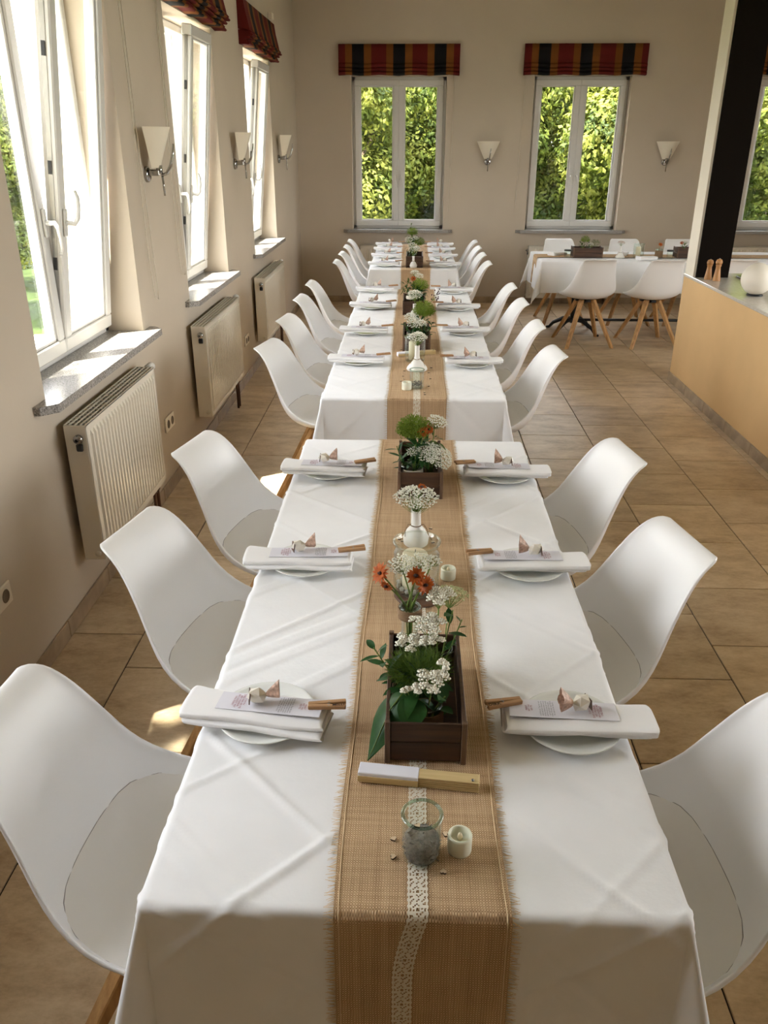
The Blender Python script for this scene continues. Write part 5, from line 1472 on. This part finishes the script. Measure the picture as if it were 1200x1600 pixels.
jar('glass cylinder with candle on the side table', 2.228, 8.40, DZ, .052, .13, 'glass_cylinder'); t = thing('pillar_candle', 'cream pillar candle inside the side table cylinder', 'candle', (2.222, 8.40, DZ + .0065)); m = MB(); m.lathe([(0, 0), (.024, 0), (.024, .092), (.02, .096), (0, .094)], 18); obj('wax_body', m, 'wax_cream', t, fix=True); m = MB(); m.tube([(0, 0, .091), (.001, 0, .104)], .001, 5); obj('wick', m, 'wick', t)
jar('twine wrapped jar with flower on the side table', 2.415, 8.36, DZ, .034, .085, 'glass_jar', None, 'rim_glass', (.008, .07, 'twine')); marigold('dark flower in the twine wrapped jar on the side table', (2.415, 8.36, DZ + .03), (2.42, 8.36, .89), (0, -.6, .6), .022)
t = jar('glass jar with dark lid on the side table', 2.525, 8.36, DZ, .030, .065); m = MB(); m.lathe([(0, .066), (.034, .066), (.034, .078), (0, .078)], 20); obj('lid', m, 'dark_metal', t, fix=True)
t = jar('glass jar with dark lid left of the side table crate', 1.535, 8.40, DZ, .034, .06); m = MB(); m.lathe([(0, .061), (.036, .061), (.036, .074), (0, .074)], 20); obj('lid', m, 'dark_metal', t, fix=True)
t = crate('dark crate of flowers beside the pillar on the side table', (2.70, 8.42), .22, .15, .10); t.location.z = DZ
J1 = (2.69, 8.42, DZ + .01); sprig('leaves over the crate beside the pillar', J1, (2.66, 8.40, .90), 12, .045, .02); umbel('white lace flower over the crate beside the pillar', J1, (2.66, 8.38, .91), .03, 30, .4, (0, -.5, 1)); marigold('dark flower over the crate beside the pillar', J1, (2.63, 8.38, .905), (-.3, -.6, .6), .018)
for i, (x, y, rz, lab) in enumerate(((1.46, 8.55, .7, 'folded white napkin left of the side table crate'), (2.13, 8.60, 1.2, 'folded white napkin behind the side table vase'), (2.27, 8.24, .4, 'folded white napkin at the front of the side table'))):
    m = fold_mesh(.20, .085, .03, .005, i * 1.1, .01); tag(obj('napkin', m, 'napkin', None, (x, y, DZ), (0, 0, rz), fix=True, sharp=70), lab, 'napkin', 'napkins on the side table')
# runner across the side table, hanging over its left end
pth = [(q, TZ + .0105) for q in [3.6 - i * .12 for i in range(20)]] + [(DX0 - hang(e)[0] - .006 * min(1, e / .018), TZ + .0105 - hang(e)[1]) for e in (.005, .01, .016, .025, .06, .12, .18, .24, .28)]
m = MB(); m.grid([[(x, 8.49 + c * .13, z) for c in (-1, -.5, 0, .5, 1)] for x, z in pth]); tag(obj('table_runner', m, 'burlap'), 'burlap runner along the side table hanging over its left end', 'table runner', 'burlap runners')


# ------------------------------------------------------------------ outdoors
GZ = -.7
mb = MB(); mb.box((0, 20, GZ - .1), (120, 100, .2)); tag(obj('lawn', mb, 'grass'), 'green lawn outside behind the building', 'lawn', None, 'stuff')
mb = MB(); mb.box((-3.4, 4, GZ + .01), (2.6, 26, .04)); struct(obj('trim_20', mb, 'paving'))  # added pale strip beside the left wall, bounces warm sunlight upward


def crown_mesh(n_, rad, seed, size):
    r_ = random.Random(seed); m = MB(); lobes = []
    for i in range(26):
        d = Vector((r_.gauss(0, 1), r_.gauss(0, 1), r_.gauss(0, 1))).normalized(); lobes.append((Vector((d.x * rad[0], d.y * rad[1], d.z * rad[2])) * r_.uniform(.55, .9), r_.uniform(.28, .5) * min(rad)))
    vs, fs = [], []
    for i in range(n_):
        c, lr = lobes[i % 26]; d = Vector((r_.gauss(0, 1), r_.gauss(0, 1), r_.gauss(0, 1))).normalized(); p = c + d * lr * r_.random() ** .35
        nrm = (d + Vector((r_.uniform(-.7, .7), r_.uniform(-.7, .7), r_.uniform(-.2, 1)))).normalized(); a = nrm.orthogonal().normalized(); a = Matrix.Rotation(r_.uniform(0, 6.28), 3, nrm) @ a; b = nrm.cross(a); s_ = size * r_.uniform(.6, 1.25)
        k_ = len(vs); vs += [p - a * s_ * .5, p + b * s_ * .28 - nrm * s_ * .06, p + a * s_ * .55, p - b * s_ * .28 - nrm * s_ * .06]; fs.append((k_, k_ + 1, k_ + 2, k_ + 3))
    m.add(vs, fs, 0, False); return m


_cr = [crown_mesh(42000, (1.75, 1.5, 2.35), 5, .095), crown_mesh(42000, (1.7, 1.5, 2.2), 6, .10)]
crown_me = []
def tree(label, x, y, kind, sc, rz, ch=2.75):
    t = thing('leafy_tree', label, 'tree', (x, y, GZ), rz, 'trees outside the windows'); t.scale = (sc, sc, sc)
    key = kind
    if len(crown_me) <= key:
        o = obj('crown', _cr[key], 'tree_leaf' if key == 0 else 'tree_leaf2', t, (0, 0, ch), stuff=True); crown_me.append(o.data)
    else:
        o = bpy.data.objects.new('crown', crown_me[key]); C.objects.link(o); o.parent = t; o.location = (0, 0, ch); o['kind'] = 'stuff'
    m = MB(); q_ = ch - 2.75; m.tube([(0, 0, -.02), (.04, 0, .8 + q_ * .3), (-.03, .03, 1.7 + q_), (.05, 0, 3 + q_)], [.17, .14, .11, .06], 8); m.tube([(-.02, .02, 1.4 + q_), (.4, .2, 2.1 + q_), (.8, .3, 2.8 + q_)], [.08, .06, .03], 6); m.tube([(0, .02, 1.6 + q_), (-.4, -.1, 2.3 + q_), (-.8, -.2, 3 + q_)], [.08, .06, .03], 6); obj('trunk', m, 'trunk', t)


tree('deep green tree seen in the back window behind the long tables', -1.3, 15.4, 0, 1.0, .3)
tree('dark leafy tree standing between the two back windows outside', 1.45, 16.4, 1, 1.0, 1.7)
tree('sunlit tree seen right in the back window above the side table', 4.2, 15.2, 0, 1.05, 2.9)
tree('sunlit tree seen in the window behind the dark pillar', 7.3, 15.6, 1, 1.1, 5.5)
for i, (x, y, lab) in enumerate(((-3.6, 20.4, 'tree of the rear row outside, leftmost behind the front trees'), (.3, 21.0, 'tree of the rear row outside, second from the left'), (4.3, 20.6, 'tree of the rear row outside, third from the left'), (8.4, 20.8, 'tree of the rear row outside, rightmost behind the front trees'))):
    tree(lab, x, y, 1 - i % 2, 1.3, i * 1.1)
tree('green tree seen at the edge of the nearest left window', -7.6, 15.5, 0, 1.2, .8); tree('smaller green tree left of the building seen through the left window', -6.6, 12.6, 1, .75, 2.1); tree('far green tree beyond the left windows', -9.5, 19.0, 0, 1.4, 1.2)

tree('added tall stemmed tree shading the left window beside the camera, out of view', -3.65, -.25, 1, .92, .4, 7.3)  # added out of view to block direct sun at the first left window

for x, y, lab in ((-1.6, 18.0, 'low green bush outside behind the trees, leftmost'), (.9, 18.3, 'low green bush outside behind the trees, second from left'), (3.2, 18.1, 'low green bush outside behind the trees, third from left'), (6.0, 18.2, 'low green bush outside behind the trees, rightmost')):
    tree(lab, x, y, 1, .85, x, 1.5)
